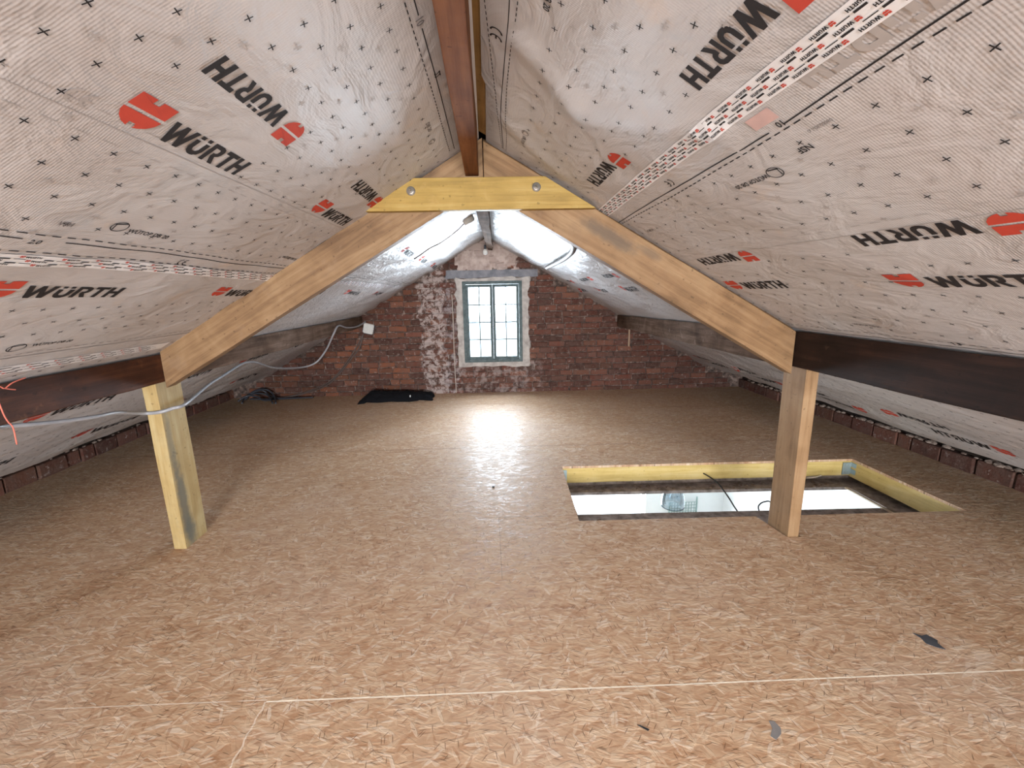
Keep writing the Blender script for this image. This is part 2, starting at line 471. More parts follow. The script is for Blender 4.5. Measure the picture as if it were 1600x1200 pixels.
M['wood_light'] = plain('pale_splinter', (0.62, 0.52, 0.40), 0.7)
M['reed'] = plain('pale_batten', (0.36, 0.24, 0.16), 0.8)
M['mesh_green'] = plain('grey_green_wire', (0.30, 0.40, 0.38), 0.6)


def glass_mat(name, tint=(0.95, 0.98, 1.0), gl=0.12):
    mt, nt, b = newmat(name)
    nt.nodes.remove(b)
    out = nt.nodes['Material Output']
    tr = N(nt, 'ShaderNodeBsdfTransparent', {'Color': (*tint, 1)})
    g = N(nt, 'ShaderNodeBsdfGlossy', {'Roughness': 0.03})
    lw = N(nt, 'ShaderNodeLayerWeight', {'Blend': 0.35})
    mx = nt.nodes.new('ShaderNodeMixShader')
    nt.links.new(mth(nt, 'ADD', mth(nt, 'MULTIPLY', lw.outputs['Fresnel'], 0.7), gl * 0.3, clamp=True), mx.inputs[0])
    nt.links.new(tr.outputs[0], mx.inputs[1])
    nt.links.new(g.outputs[0], mx.inputs[2])
    nt.links.new(mx.outputs[0], out.inputs[0])
    return mt


M['glass'] = glass_mat('window_glass')
M['lamp_glass'] = glass_mat('smoky_lamp_glass', (0.72, 0.80, 0.85), 0.5)


# ------------------------------------------------------------------ helpers: objects
GW = Matrix.Rotation(-math.atan(0.029), 4, 'Z')   # frame of the gable wall
GW.translation = Vector((0, 6.104, 0))


def tag(o, label=None, cat=None, group=None, kind=None):
    if label:
        o['label'] = label
    if cat:
        o['category'] = cat
    if group:
        o['group'] = group
    if kind:
        o['kind'] = kind
    return o


def link(name, bm, mats, parent=None, smooth=False, mw=None):
    me = bpy.data.meshes.new(name)
    if mw is not None and mw is not GW:      # meshes given in the gable's own frame stay as they are
        bm.transform(mw.inverted())
    bm.normal_update()
    bm.to_mesh(me)
    bm.free()
    if not isinstance(mats, (list, tuple)):
        mats = [mats]
    for k in mats:
        me.materials.append(M[k] if isinstance(k, str) else k)
    if smooth:
        for p in me.polygons:
            p.use_smooth = True
    o = bpy.data.objects.new(name, me)
    C.objects.link(o)
    if mw is not None:
        o.matrix_world = mw
    if parent:
        o.parent = parent
        o.matrix_parent_inverse = parent.matrix_world.inverted()
    return o


def empty(name, loc):
    o = bpy.data.objects.new(name, None)
    o.empty_display_size = 0.1
    o.matrix_world = Matrix.Translation(Vector(loc))
    C.objects.link(o)
    return o


def box(bm, x0, x1, y0, y1, z0, z1, mi=0, f=None):
    vs = [bm.verts.new(f(Vector(p)) if f else Vector(p)) for p in
          ((x0, y0, z0), (x1, y0, z0), (x1, y1, z0), (x0, y1, z0), (x0, y0, z1), (x1, y0, z1), (x1, y1, z1), (x0, y1, z1))]
    for q in ((0, 3, 2, 1), (4, 5, 6, 7), (0, 1, 5, 4), (1, 2, 6, 5), (2, 3, 7, 6), (3, 0, 4, 7)):
        fc = bm.faces.new([vs[i] for i in q])
        fc.material_index = mi
    return vs


def prism(name, A, B, mat, parent=None, seg=14, wob=0.0015, bev=0.003, seed=0):
    """timber between end loops A and B (four corners each); object X axis runs along it"""
    A = [Vector(a) for a in A]
    B = [Vector(b) for b in B]
    ca, cb = sum(A, Vector()) / 4, sum(B, Vector()) / 4
    bm = bmesh.new()
    rings = []
    for i in range(seg + 1):
        t = i / seg
        ring = []
        for j in range(4):
            p = A[j].lerp(B[j], t)
            if 0 < i < seg:
                q = p * 3.1 + Vector((seed * 7.1, j * 5.3, seed))
                p = p + Vector((noise.noise(q), noise.noise(q + Vector((9, 0, 0))), noise.noise(q + Vector((0, 9, 0))))) * wob * 2
            ring.append(bm.verts.new(p))
        rings.append(ring)
    for i in range(seg):
        for j in range(4):
            k = (j + 1) % 4
            bm.faces.new((rings[i][j], rings[i][k], rings[i + 1][k], rings[i + 1][j]))
    bm.faces.new(rings[0][::-1])
    bm.faces.new(rings[-1])
    bmesh.ops.recalc_face_normals(bm, faces=bm.faces)
    es = [e for e in bm.edges if len(e.link_faces) == 2 and e.calc_face_angle(0) > 0.6]
    if bev:
        bmesh.ops.bevel(bm, geom=es, offset=bev, segments=2, affect='EDGES', profile=0.6)
    xa = (cb - ca).normalized()
    ya = (A[1] - A[0])
    ya = (ya - xa * ya.dot(xa)).normalized()
    za = xa.cross(ya)
    mw = Matrix((xa, ya, za)).transposed().to_4x4()
    mw.translation = A[0]
    return link(name, bm, mat, parent, mw=mw)


def smooth_path(pts, n=8):
    pts = [Vector(p) for p in pts]
    out = []
    for i in range(len(pts) - 1):
        p0 = pts[max(i - 1, 0)]
        p1, p2 = pts[i], pts[i + 1]
        p3 = pts[min(i + 2, len(pts) - 1)]
        for k in range(n):
            t = k / n
            out.append(0.5 * ((2 * p1) + (p2 - p0) * t + (2 * p0 - 5 * p1 + 4 * p2 - p3) * t * t + (3 * p1 - p0 - 3 * p2 + p3) * t ** 3))
    out.append(pts[-1])
    return out


def tube(bm, pts, r, sides=10, smooth=8, closed_caps=True, mi=0):
    P = smooth_path(pts, smooth) if smooth else [Vector(p) for p in pts]
    rings = []
    up = Vector((0, 0, 1))
    prev = None
    for i, p in enumerate(P):
        t = (P[min(i + 1, len(P) - 1)] - P[max(i - 1, 0)]).normalized()
        if prev is None:
            a = t.cross(up if abs(t.z) < 0.95 else Vector((1, 0, 0))).normalized()
        else:
            a = (prev - t * prev.dot(t)).normalized()
        prev = a
        b = t.cross(a)
        rr = r(i / (len(P) - 1)) if callable(r) else r
        rings.append([bm.verts.new(p + (a * math.cos(2 * math.pi * k / sides) + b * math.sin(2 * math.pi * k / sides)) * rr) for k in range(sides)])
    for i in range(len(rings) - 1):
        for k in range(sides):
            f = bm.faces.new((rings[i][k], rings[i][(k + 1) % sides], rings[i + 1][(k + 1) % sides], rings[i + 1][k]))
            f.smooth = True
            f.material_index = mi
    if closed_caps:
        bm.faces.new(rings[0][::-1]).material_index = mi
        bm.faces.new(rings[-1]).material_index = mi


def lathe(bm, prof, c, sides=24, mi=0):
    rings = [[bm.verts.new(Vector(c) + Vector((r * math.cos(2 * math.pi * k / sides), r * math.sin(2 * math.pi * k / sides), z))) for k in range(sides)] for r, z in prof]
    for i in range(len(rings) - 1):
        for k in range(sides):
            f = bm.faces.new((rings[i][k], rings[i][(k + 1) % sides], rings[i + 1][(k + 1) % sides], rings[i + 1][k]))
            f.smooth = True
            f.material_index = mi


# ------------------------------------------------------------------ geometry of the place
SL = 0.585                      # roof pitch (rise per metre)
ZR = 2.13                       # ridge height of the underlay
CS = 1 / math.sqrt(1 + SL * SL)


def gy(u):                      # inner face of the gable, slightly off square
    return 6.104 - 0.029 * u


def ty(x, off=0.0):             # front plane of the roof truss
    return 2.26 - 0.05 * x + off


# ---- floor with the hatch opening (z = 0 is the top of the boards)
def make_floor():
    y0, y1 = -5.1, 6.4
    hole = [(0.571, 3.316), (2.983, 3.241), (2.983, 2.363), (1.76, 2.407), (1.76, 2.165), (1.680, 2.170), (1.672, 2.20), (1.642, 2.412), (0.533, 2.452)]
    outer = [(-3.62, y0), (3.62, y0), (3.62, y1), (-3.62, y1)]
    bm = bmesh.new()
    for z in (0.0, -0.018):
        vo = [bm.verts.new((x, y, z)) for x, y in outer]
        vh = [bm.verts.new((x, y, z)) for x, y in hole]
        es = [bm.edges.new((l[i], l[(i + 1) % len(l)])) for l in (vo, vh) for i in range(len(l))]
        bmesh.ops.triangle_fill(bm, edges=es, use_beauty=True)
        if z == 0.0:
            top = vh
        else:
            for i in range(len(vh)):
                j = (i + 1) % len(vh)
                bm.faces.new((top[i], top[j], vh[j], vh[i]))
    bmesh.ops.recalc_face_normals(bm, faces=bm.faces)
    for f in bm.faces:
        if abs(f.normal.z) > 0.9 and f.calc_center_median().z > -0.005 and f.normal.z < 0:
            f.normal_flip()
    return tag(link('floor', bm, 'osb'), kind='structure')


make_floor()


# ---- brick gable wall
def brick_run(bm, layer, x0, x1, z0, z1, y, tone, depth=0.05):
    j = lambda a: random.uniform(-a, a)
    d = j(0.006)
    pts = [(x0 + j(.006), z0 + j(.0055)), (x1 + j(.006), z0 + j(.0055)), (x1 + j(.006), z1 + j(.0055)), (x0 + j(.006), z1 + j(.0055))]
    b = 0.006
    fr = [bm.verts.new((p[0] + (b if i in (0, 3) else -b), y + d - 0.004, p[1] + (b if i < 2 else -b))) for i, p in enumerate(pts)]
    bk = [bm.verts.new((p[0], y + d + 0.006, p[1])) for p in pts]
    bb = [bm.verts.new((p[0], y + depth, p[1])) for p in pts]
    fs = [bm.faces.new(fr)]
    for A, B_ in ((fr, bk), (bk, bb)):
        for i in range(4):
            k = (i + 1) % 4
            fs.append(bm.faces.new((A[k], A[i], B_[i], B_[k])))
    for f in fs:
        f.material_index = 0
        for l in f.loops:
            l[layer] = (*tone, 1)


def tone_at(x, z):
    base = random.choice([(0.27, 0.150, 0.115), (0.25, 0.135, 0.105), (0.29, 0.165, 0.125), (0.23, 0.130, 0.105), (0.32, 0.19, 0.14), (0.26, 0.135, 0.10), (0.27, 0.165, 0.135)])
    if x < -1.0 and random.random() < 0.35:
        base = (0.34, 0.19, 0.125)
    k = random.uniform(1.15, 1.7)
    g = sum(base) / 3
    return tuple((c * 0.86 + g * 0.14) * k for c in base)


WX0, WX1, WZ0, WZ1 = -0.335, 0.480, 0.440, 1.555


def make_gable():
    bm = bmesh.new()
    layer = bm.loops.layers.color.new('tone')
    ch = 0.083
    r = 0
    z = -0.02
    while z < 2.25:
        x = -3.75 + (0.12 if r % 2 else 0.0) + random.uniform(-0.02, 0.02)
        while x < 3.75:
            L = random.choice([0.235, 0.235, 0.235, 0.20, 0.115, 0.17]) + random.uniform(-0.012, 0.012)
            a, b = x, x + L
            xc = (a + b) / 2
            x = b + 0.011
            if z + ch > ZR + 0.10 - SL * max(abs(a), abs(b)):
                continue
            z0, z1 = z, z + ch - 0.011
            if z1 > WZ0 - 0.01 and z0 < WZ1 + 0.01 and b > WX0 - 0.012 and a < WX1 + 0.012:
                if a < WX0 - 0.012 - 0.03:
                    b = WX0 - 0.012
                elif b > WX1 + 0.012 + 0.03:
                    a = WX1 + 0.012
                else:
                    continue
            if -0.56 < xc < 0.70 and z1 > 1.60 and z0 < 1.70:
                continue
            brick_run(bm, layer, a, b, z0, z1, 0.0, tone_at(xc, z))
        z += ch
        r += 1
    # mortar bed behind the bricks, with the window opening
    for (a, b, c, d) in ((-3.8, WX0, -0.25, 2.3), (WX1, 3.8, -0.25, 2.3), (WX0, WX1, -0.25, WZ0), (WX0, WX1, WZ1, 2.3)):
        box(bm, a, b, 0.010, 0.13, c, d, 1)
    bmesh.ops.recalc_face_normals(bm, faces=bm.faces)
    return tag(link('wall_back', bm, ['brick', 'mortar'], mw=GW), kind='structure')


gable = make_gable()


def ragged_ring(inner, outer, seed, amp, y0, y1, n=90):
    """thin coat of render between a rectangular inner edge and a ragged outer edge"""
    bm = bmesh.new()

    def pt(rect, t):
        x0, x1, z0, z1 = rect
        w, h = x1 - x0, z1 - z0
        d = t * 2 * (w + h)
        if d < w:
            return Vector((x0 + d, 0, z0))
        d -= w
        if d < h:
            return Vector((x1, 0, z0 + d))
        d -= h
        if d < w:
            return Vector((x1 - d, 0, z1))
        d -= w
        return Vector((x0, 0, z1 - d))
    rows = []
    for i in range(n):
        t = i / n
        a, b = pt(inner, t), pt(outer, t)
        q = b * 9 + Vector((seed, 0, 0))
        dirv = (b - a).normalized()
        b = b + dirv * (noise.noise(q) * amp + noise.noise(q * 3) * amp * 0.5)
        m_ = a.lerp(b, 0.85)
        rows.append([bm.verts.new((a.x, y1, a.z)), bm.verts.new((a.x, y0, a.z)), bm.verts.new((m_.x, y0, m_.z)), bm.verts.new((b.x, y1, b.z))])
    for i in range(n):
        k = (i + 1) % n
        for j in range(3):
            bm.faces.new((rows[i][j], rows[k][j], rows[k][j + 1], rows[i][j + 1]))
    bmesh.ops.recalc_face_normals(bm, faces=bm.faces)
    return bm


bm = ragged_ring((WX0 + 0.004, WX1 - 0.004, WZ0 + 0.004, WZ1 - 0.004), (WX0 - 0.10, WX1 + 0.11, WZ0 - 0.075, WZ1 + 0.055), 3, 0.035, -0.014, 0.012)
link('render_surround', bm, 'plaster', gable, mw=GW)
bm = bmesh.new()
box(bm, -0.55, 0.70, -0.008, 0.05, 1.600, 1.700)
bmesh.ops.subdivide_edges(bm, edges=bm.edges, cuts=7, use_grid_fill=True)
for v in bm.verts:
    v.co += Vector((noise.noise(v.co * 11), 0, noise.noise(v.co * 9 + Vector((5, 0, 0))))) * 0.014
link('lintel', bm, 'lintel', gable, mw=GW)
# crumbling plaster in the apex
bm = bmesh.new()
gN = 26
grid = {}
for i in range(gN + 1):
    for j in range(gN + 1):
        x = -0.42 + 0.86 * i / gN
        z = 1.70 + 0.36 * j / gN
        grid[i, j] = (x, z)
vs = {}
for i in range(gN):
    for j in range(gN):
        x = -0.42 + 0.86 * (i + .5) / gN
        z = 1.70 + 0.36 * (j + .5) / gN
        k = noise.noise(Vector((x * 6, 3.3, z * 6))) + 0.5 * noise.noise(Vector((x * 15, 1.3, z * 15)))
        if k + 0.55 - 1.6 * max(0, abs(x) - 0.16) > 0.3 and z < 2.11 - SL * abs(x):
            q = []
            for a, b in ((i, j), (i + 1, j), (i + 1, j + 1), (i, j + 1)):
                if (a, b) not in vs:
                    X_, Z_ = grid[a, b]
                    vs[a, b] = bm.verts.new((X_ + 0.012 * noise.noise(Vector((X_ * 40, 0, Z_ * 40))), -0.013 + 0.004 * noise.noise(Vector((X_ * 20, 4, Z_ * 20))), Z_))
                q.append(vs[a, b])
            bm.faces.new(q)
ext = bmesh.ops.extrude_face_region(bm, geom=bm.faces[:])
bmesh.ops.translate(bm, verts=[e for e in ext['geom'] if isinstance(e, bmesh.types.BMVert)], vec=(0, 0.02, 0))
bmesh.ops.recalc_face_normals(bm, faces=bm.faces)
link('plaster_patch', bm, plaster_mat('pinkish_plaster', (0.30, 0.22, 0.19), (0.52, 0.42, 0.38)), gable, mw=GW)


# ---- gable window: frame, two casements of eight panes
def window_front():
    bm = bmesh.new()
    fw_ = 0.042
    y0, y1 = -0.020, 0.075
    box(bm, WX0, WX0 + fw_, y0, y1, WZ0, WZ1)
    box(bm, WX1 - fw_, WX1, y0, y1, WZ0, WZ1)
    box(bm, WX0 + fw_, WX1 - fw_, y0, y1, WZ1 - fw_, WZ1)
    box(bm, WX0 + fw_, WX1 - fw_, y0, y1, WZ0, WZ0 + fw_)
    bmesh.ops.bevel(bm, geom=bm.edges[:], offset=0.003, segments=1, affect='EDGES')
    w = tag(link('window_1', bm, 'frame', mw=GW), kind='structure')
    xm = (WX0 + WX1) / 2 + 0.002
    for a, b in ((WX0 + fw_ + 0.002, xm - 0.001), (xm + 0.001, WX1 - fw_ - 0.002)):
        z0, z1 = WZ0 + fw_ + 0.002, WZ1 - fw_ - 0.002
        s = 0.036
        bm = bmesh.new()
        ya, yb = -0.004, 0.040
        box(bm, a, a + s, ya, yb, z0, z1)
        box(bm, b - s, b, ya, yb, z0, z1)
        box(bm, a + s, b - s, ya, yb, z0, z0 + s)
        box(bm, a + s, b - s, ya, yb, z1 - s, z1)
        mu = 0.0075
        box(bm, (a + b) / 2 - mu, (a + b) / 2 + mu, 0.004, 0.032, z0 + s, z1 - s)
        for k in (1, 2, 3):
            zz = z0 + s + (z1 - z0 - 2 * s) * k / 4
            box(bm, a + s, b - s, 0.005, 0.031, zz - mu, zz + mu)
        bmesh.ops.bevel(bm, geom=bm.edges[:], offset=0.002, segments=1, affect='EDGES')
        sash = link('casement', bm, 'frame', w, mw=GW)
        bm = bmesh.new()
        box(bm, a + s - 0.004, b - s + 0.004, 0.018, 0.021, z0 + s - 0.004, z1 - s + 0.004)
        link('glass', bm, 'glass', sash, mw=GW)
    return w


window_front()


# ---- low side walls: one course of brick over the floor, dark wall plate on top
def side_wall(side):
    bm = bmesh.new()
    layer = bm.loops.layers.color.new('tone')
    y = -5.0
    MW = Matrix.Rotation(R(90) if side > 0 else R(-90), 4, 'Z')
    MW.translation = Vector((side * 3.61, 0, 0))
    # local X runs along the wall; local +Y points away from the room
    while y < 6.1:
        L = 0.235 if random.random() < 0.85 else 0.12
        yy = y
        a, b = (yy, yy + L)
        if side < 0:
            a, b = -b, -a
        t = tone_at(0, 0)
        t = tuple(c * 0.95 + 0.02 for c in t)
        # local frame: rotate 90 about Z maps local x -> world y (side>0), local y -> -x ; flip sign of depth
        d = random.uniform(-0.012, 0.012)
        pts = [(a, 0.0), (b, 0.0), (b, 0.118), (a, 0.118)]
        vs0 = []
        for dep in (0 + d, 0.11 + d):
            vs0.append([bm.verts.new((p[0] + random.uniform(-.003, .003), -dep if side > 0 else dep * -1, p[1] + random.uniform(-.006, .004))) for p in pts])
        fs = [bm.faces.new(vs0[0]), bm.faces.new(vs0[1][::-1])]
        for i in range(4):
            k = (i + 1) % 4
            fs.append(bm.faces.new((vs0[0][k], vs0[0][i], vs0[1][i], vs0[1][k])))
        for f in fs:
            for l in f.loops:
                l[layer] = (*t, 1)
        y += L + 0.013
    n = len(bm.verts)
    es = bm.edges[:]
    bmesh.ops.bevel(bm, geom=es, offset=0.006, segments=1, affect='EDGES')
    if side > 0:
        box(bm, -5.1, 6.1, -0.24, -0.02, -0.25, 0.105, 1)
    else:
        box(bm, -6.2, 5.1, -0.24, -0.02, -0.25, 0.105, 1)
    bmesh.ops.recalc_face_normals(bm, faces=bm.faces)
    o = tag(link('wall_right' if side > 0 else 'wall_left', bm, ['brick', 'mortar']), kind='structure')
    o.matrix_world = MW
    return o


wl = side_wall(-1)
wr = side_wall(1)
for s, ob in ((-1, wl), (1, wr)):
    bpy.context.view_layer.update()
    x0, x1 = s * 3.665, s * 3.80
    prism('wall_plate', [(x0, -5.0, 0.118), (x1, -5.0, 0.118), (x1, -5.0, 0.165), (x0, -5.0, 0.175)],
          [(x0, 6.08, 0.118), (x1, 6.08, 0.118), (x1, 6.08, 0.165), (x0, 6.08, 0.175)], 'plate', ob, seg=40, wob=0.006)
    # crumbs of mortar on top of the course: nobody could count them
    bm = bmesh.new()
    rr = random.Random(5 + s)
    for k in range(150 if s > 0 else 46):
        y = rr.uniform(2.3, 5.9)
        c = Vector((s * rr.uniform(3.62, 3.66), y, 0.118))
        sz = rr.uniform(0.006, 0.02 if s < 0 else 0.030)
        res = bmesh.ops.create_icosphere(bm, subdivisions=1, radius=sz)
        for v in res['verts']:
            v.co = Vector((v.co.x * 0.8, v.co.y * 1.4, v.co.z * 0.6)) * (1 + 0.5 * noise.noise(v.co * 70 + c)) + c + Vector((0, 0, sz * 0.3))
    o = link('mortar_rubble', bm, 'rubble', ob)
    o['kind'] = 'stuff'

# ---- rear wall behind the photographer, its window opening added to let fill light in
bm = bmesh.new()
for (a, b, c, d) in ((-3.85, -1.0, -0.25, 2.4), (1.0, 3.85, -0.25, 2.4), (-1.0, 1.0, -0.25, 0.42), (-1.0, 1.0, 1.66, 2.4)):
    box(bm, a, b, -5.10, -4.95, c, d)
tag(link('wall_front', bm, 'mortar'), kind='structure')
bm = bmesh.new()
for (a, b, c, d) in ((-1.0, -0.95, 0.42, 1.66), (0.95, 1.0, 0.42, 1.66), (-0.95, 0.95, 0.42, 0.47), (-0.95, 0.95, 1.61, 1.66)):
    box(bm, a, b, -5.08, -5.00, c, d)
tag(link('added_rear_window', bm, 'frame'), kind='structure')  # frame of the unseen rear window, added for the fill light

# ---- dark roof boarding outside the underlay
bm = bmesh.new()
for s in (-1, 1):
    def z_(x, o):
        return ZR + o - SL * abs(x)
    for (ya, yb, a, b) in ((-5.2, -0.76, 0, 4), (0.28, 6.35, 0, 4), (-0.76, 0.28, 0, 0.58), (-0.76, 0.28, 1.30, 4)):  # gap left in each slope for the added roof window
        a, b = a * s, b * s
        vs = [bm.verts.new((x, y, z_(x, o))) for o in (0.16, 0.20) for (x, y) in ((a, ya), (b, ya), (b, yb), (a, yb))]
        for q in ((0, 1, 2, 3), (4, 5, 6, 7), (0, 1, 5, 4), (1, 2, 6, 5), (2, 3, 7, 6), (3, 0, 4, 7)):
            bm.faces.new([vs[i] for i in q])
    box(bm, s * 3.84, s * 4.0, -5.2, 6.35, -0.3, 0.2)
bmesh.ops.recalc_face_normals(bm, faces=bm.faces)
tag(link('roof_boarding', bm, 'deck'), kind='structure')


# ------------------------------------------------------------------ the two printed roof underlays
def bulge(side, y, s):
    """how far the sheet hangs into the room, metres"""
    far = min(1, max(0, (y - 2.3) / 2.5))
    q = Vector((y * 0.9, s * 1.6, side * 5.0))
    d = 0.010 * noise.noise(q * 1.3) + 0.005 * noise.noise(Vector((y * 2.2, s * 5.0, side * 3.0)))
    # long folds running with the slope of the sheet edges
    f = noise.noise(Vector((y * 1.0 + 4, s * 9.0 + 1.3 * noise.noise(Vector((y * 1.5, s, 2))), side)))
    d += (0.003 + 0.009 * far) * f
    f2 = noise.noise(Vector((y * 3.2 + s * 5.0, s * 3.0 - y * 1.2, side * 2 + 8)))
    d += (0.002 + 0.008 * far) * (1 - abs(f2) * 3)
    if side > 0 and y < 2.3:      # pulled-in crease lines near the apex on the right
        for (ya, sa, yb, sb, a) in ((1.35, 0.14, 1.50, 0.36, 0.010), (1.50, 0.36, 1.15, 0.72, 0.009), (1.35, 0.14, 1.9, 0.11, 0.007),
                                    (1.95, 0.14, 2.12, 0.42, 0.007), (1.42, 0.30, 1.75, 0.24, 0.006)):
            px_, ps_ = y - ya, s - sa
            dx, ds = yb - ya, sb - sa
            t = min(1, max(0, (px_ * dx + ps_ * ds) / (dx * dx + ds * ds)))
            dist = math.hypot(px_ - t * dx, ps_ - t * ds)
            d += a * math.exp(-(dist / 0.035) ** 2)
    if s > 2.1:                   # looser below the purlin
        d += 0.02 * min(1, (s - 2.1) * 1.5) * (0.4 + noise.noise(Vector((y * 0.8, s * 2.5, side + 3))))
    edge = min(1, max(0, s / 0.10))
    near_p = abs(s - 2.03)
    k = min(1, max(0.15, near_p / 0.25)) if s < 2.3 else 1
    return d * edge * k


def RP(side, y, s, lift=0.0):
    x = s * CS
    d = bulge(side, y, s) + lift
    n = Vector((-side * SL * CS, 0, -CS))
    return Vector((side * x, y, ZR - SL * x)) + n * d


# glyphs of the printed wordmark, drawn as outlines of unit height
GL = {
    'W': [[(0, 1), (0.27, 1), (0.42, 0.42), (0.60, 1), (0.82, 1), (1.00, 0.42), (1.15, 1), (1.42, 1), (1.14, 0), (0.88, 0), (0.71, 0.55), (0.54, 0), (0.28, 0)]],
    'U': [[(0, 0.74), (0.25, 0.74), (0.25, 0.33), (0.31, 0.23), (0.42, 0.20), (0.53, 0.23), (0.59, 0.33), (0.59, 0.74), (0.84, 0.74), (0.84, 0.30), (0.74, 0.10), (0.57, 0.0), (0.42, -0.02), (0.27, 0.0), (0.10, 0.10), (0, 0.30)],
          [(0.10, 0.83), (0.33, 0.83), (0.33, 1.0), (0.10, 1.0)], [(0.51, 0.83), (0.74, 0.83), (0.74, 1.0), (0.51, 1.0)]],
    'R': [[(0, 0), (0, 1), (0.55, 1), (0.74, 0.93), (0.83, 0.80), (0.83, 0.60), (0.76, 0.46), (0.62, 0.38), (0.88, 0), (0.59, 0), (0.37, 0.35), (0.37, 0.54), (0.50, 0.55), (0.57, 0.60), (0.58, 0.72), (0.52, 0.79), (0.25, 0.80), (0.25, 0)]],
    'T': [[(0.28, 0), (0.28, 0.79), (0, 0.79), (0, 1), (0.82, 1), (0.82, 0.79), (0.54, 0.79), (0.54, 0)]],
    'H': [[(0, 0), (0, 1), (0.26, 1), (0.26, 0.61), (0.60, 0.61), (0.60, 1), (0.86, 1), (0.86, 0), (0.60, 0), (0.60, 0.39), (0.26, 0.39), (0.26, 0)]],
}
ADV = {'W': 1.50, 'U': 0.96, 'R': 0.95, 'T': 0.91, 'H': 0.86}
EMB = [[(0.0, 0.55), (0.0, 1.0), (0.46, 1.0), (0.46, 0.84), (0.66, 0.84), (0.66, 1.0), (1.15, 1.0), (1.15, 0.55)],
       [(0.0, 0.45), (1.15, 0.45), (1.10, 0.27), (0.97, 0.12), (0.80, 0.02), (0.66, -0.02), (0.66, 0.12), (0.48, 0.12), (0.48, -0.02), (0.30, 0.04), (0.14, 0.16), (0.03, 0.31)]]


class Sheet:
    """collects the prints of one underlay; material slots: 0 sheet, 1 ink, 2 red, 3 faint, 4 grey, 5 faint red"""

    def __init__(self, side):
        self.side = side
        self.bm = bmesh.new()
        self.lift = 0.0016

    def poly(self, pts, mi, lift=None):
        vs = [self.bm.verts.new(RP(self.side, y, s, self.lift if lift is None else lift)) for y, s in pts]
        try:
            f = self.bm.faces.new(vs)
            f.material_index = mi
        except ValueError:
            pass

    def frame(self, y0, s0, dirn, up, h, skew=0.0):
        # dirn: reading direction along y (+1 / -1); up: -1 towards the ridge, +1 towards the eaves
        return lambda a, b: (y0 + dirn * h * (a + skew * b), s0 + up * h * b)

    def word(self, f, mi=1, a0=0.0, sx=1.0):
        a = a0
        for ch in 'WURTH':
            for g in GL[ch]:
                self.poly([f(a + x * sx, y) for x, y in g], mi)
            a += ADV[ch] * sx
        return a

    def logo(self, y0, s0, dirn, up, h, gap=0.34, wsx=1.0, ink=1, red=2, emblem=True, skew=0.0, em=1.35):
        """red emblem, then the wordmark; (y0, s0) is the lower left of the emblem"""
        f = self.frame(y0, s0, dirn, up, h, skew)
        if emblem:
            for g in EMB:
                self.poly([f(x * em, y * em) for x, y in g], red)
        self.word(f, ink, 1.15 * em + gap, wsx)

    def plus(self, y, s, r=0.0085, w=0.0024, mi=1, ang=0.2):
        for k in (0, 1):
            c, q = math.cos(ang + k * math.pi / 2), math.sin(ang + k * math.pi / 2)
            self.poly([(y + c * a - q * b, s + q * a + c * b) for a, b in ((-r, -w / 2), (r, -w / 2), (r, w / 2), (-r, w / 2))], mi)

    def line(self, y0, y1, sf, w=0.003, mi=1, dash=None, gap=None, skip=()):
        y = y0
        stepl = dash if dash else 0.05
        while y < y1:
            ye = min(y + stepl, y1)
            if not any(a < (y + ye) / 2 < b for a, b in skip):
                self.poly([(y, sf(y) - w / 2), (ye, sf(ye) - w / 2), (ye, sf(ye) + w / 2), (y, sf(y) + w / 2)], mi)
            y = ye + (gap if dash else 0)

    def text(self, body, y0, s0, dirn, up, h, mi=1, sx=1.0, bold=0.02):
        cu = bpy.data.curves.new('t', 'FONT')
        cu.body = body
        cu.size = 1.0
        cu.offset = bold
        cu.resolution_u = 2
        to = bpy.data.objects.new('t', cu)
        C.objects.link(to)
        dg = bpy.context.evaluated_depsgraph_get()
        me = to.evaluated_get(dg).to_mesh()
        f = self.frame(y0, s0, dirn, up, h / 0.70)
        for p in me.polygons:
            self.poly([f(me.vertices[i].co.x * sx, me.vertices[i].co.y) for i in p.vertices], mi)
        to.evaluated_get(dg).to_mesh_clear()
        bpy.data.objects.remove(to)
        bpy.data.curves.remove(cu)

    def ce(self, y0, s0, dirn, up, h, mi=1):
        f = self.frame(y0, s0, dirn, up, h)
        for x0 in (0.5, 1.28):
            n = 14
            for k in range(n):
                a0, a1 = (math.pi * 0.5 + math.pi * k / n, math.pi * 0.5 + math.pi * (k + 1) / n)
                self.poly([f(x0 + r * math.cos(a), 0.5 + r * math.sin(a)) for r, a in ((0.5, a0), (0.5, a1), (0.37, a1), (0.37, a0))], mi)
        self.poly([f(0.83, 0.44), f(1.24, 0.44), f(1.24, 0.57), f(0.83, 0.57)], mi)

    def icon(self, y0, s0, r, mi=4):
        n = 20
        for rr in (r,):
            for k in range(n):
                a0, a1 = 2 * math.pi * k / n, 2 * math.pi * (k + 1) / n
                self.poly([(y0 + rr * 1.3 * math.cos(a0), s0 + rr * math.sin(a0)), (y0 + rr * 1.3 * math.cos(a1), s0 + rr * math.sin(a1)),
                           (y0 + (rr - .0025) * 1.3 * math.cos(a1), s0 + (rr - .0025) * math.sin(a1)), (y0 + (rr - .0025) * 1.3 * math.cos(a0), s0 + (rr - .0025) * math.sin(a0))], mi)
        self.poly([(y0 - r, s0 - r * .5), (y0 + r * .6, s0 - r * .8), (y0 + r * .65, s0 - r * .6), (y0 - r * .95, s0 - r * .3)], mi)
        self.poly([(y0 - r * .9, s0 - r * .4), (y0 - r * .75, s0 - r * .4), (y0 - r * .5, s0 + r * .7), (y0 - r * .7, s0 + r * .7)], mi)


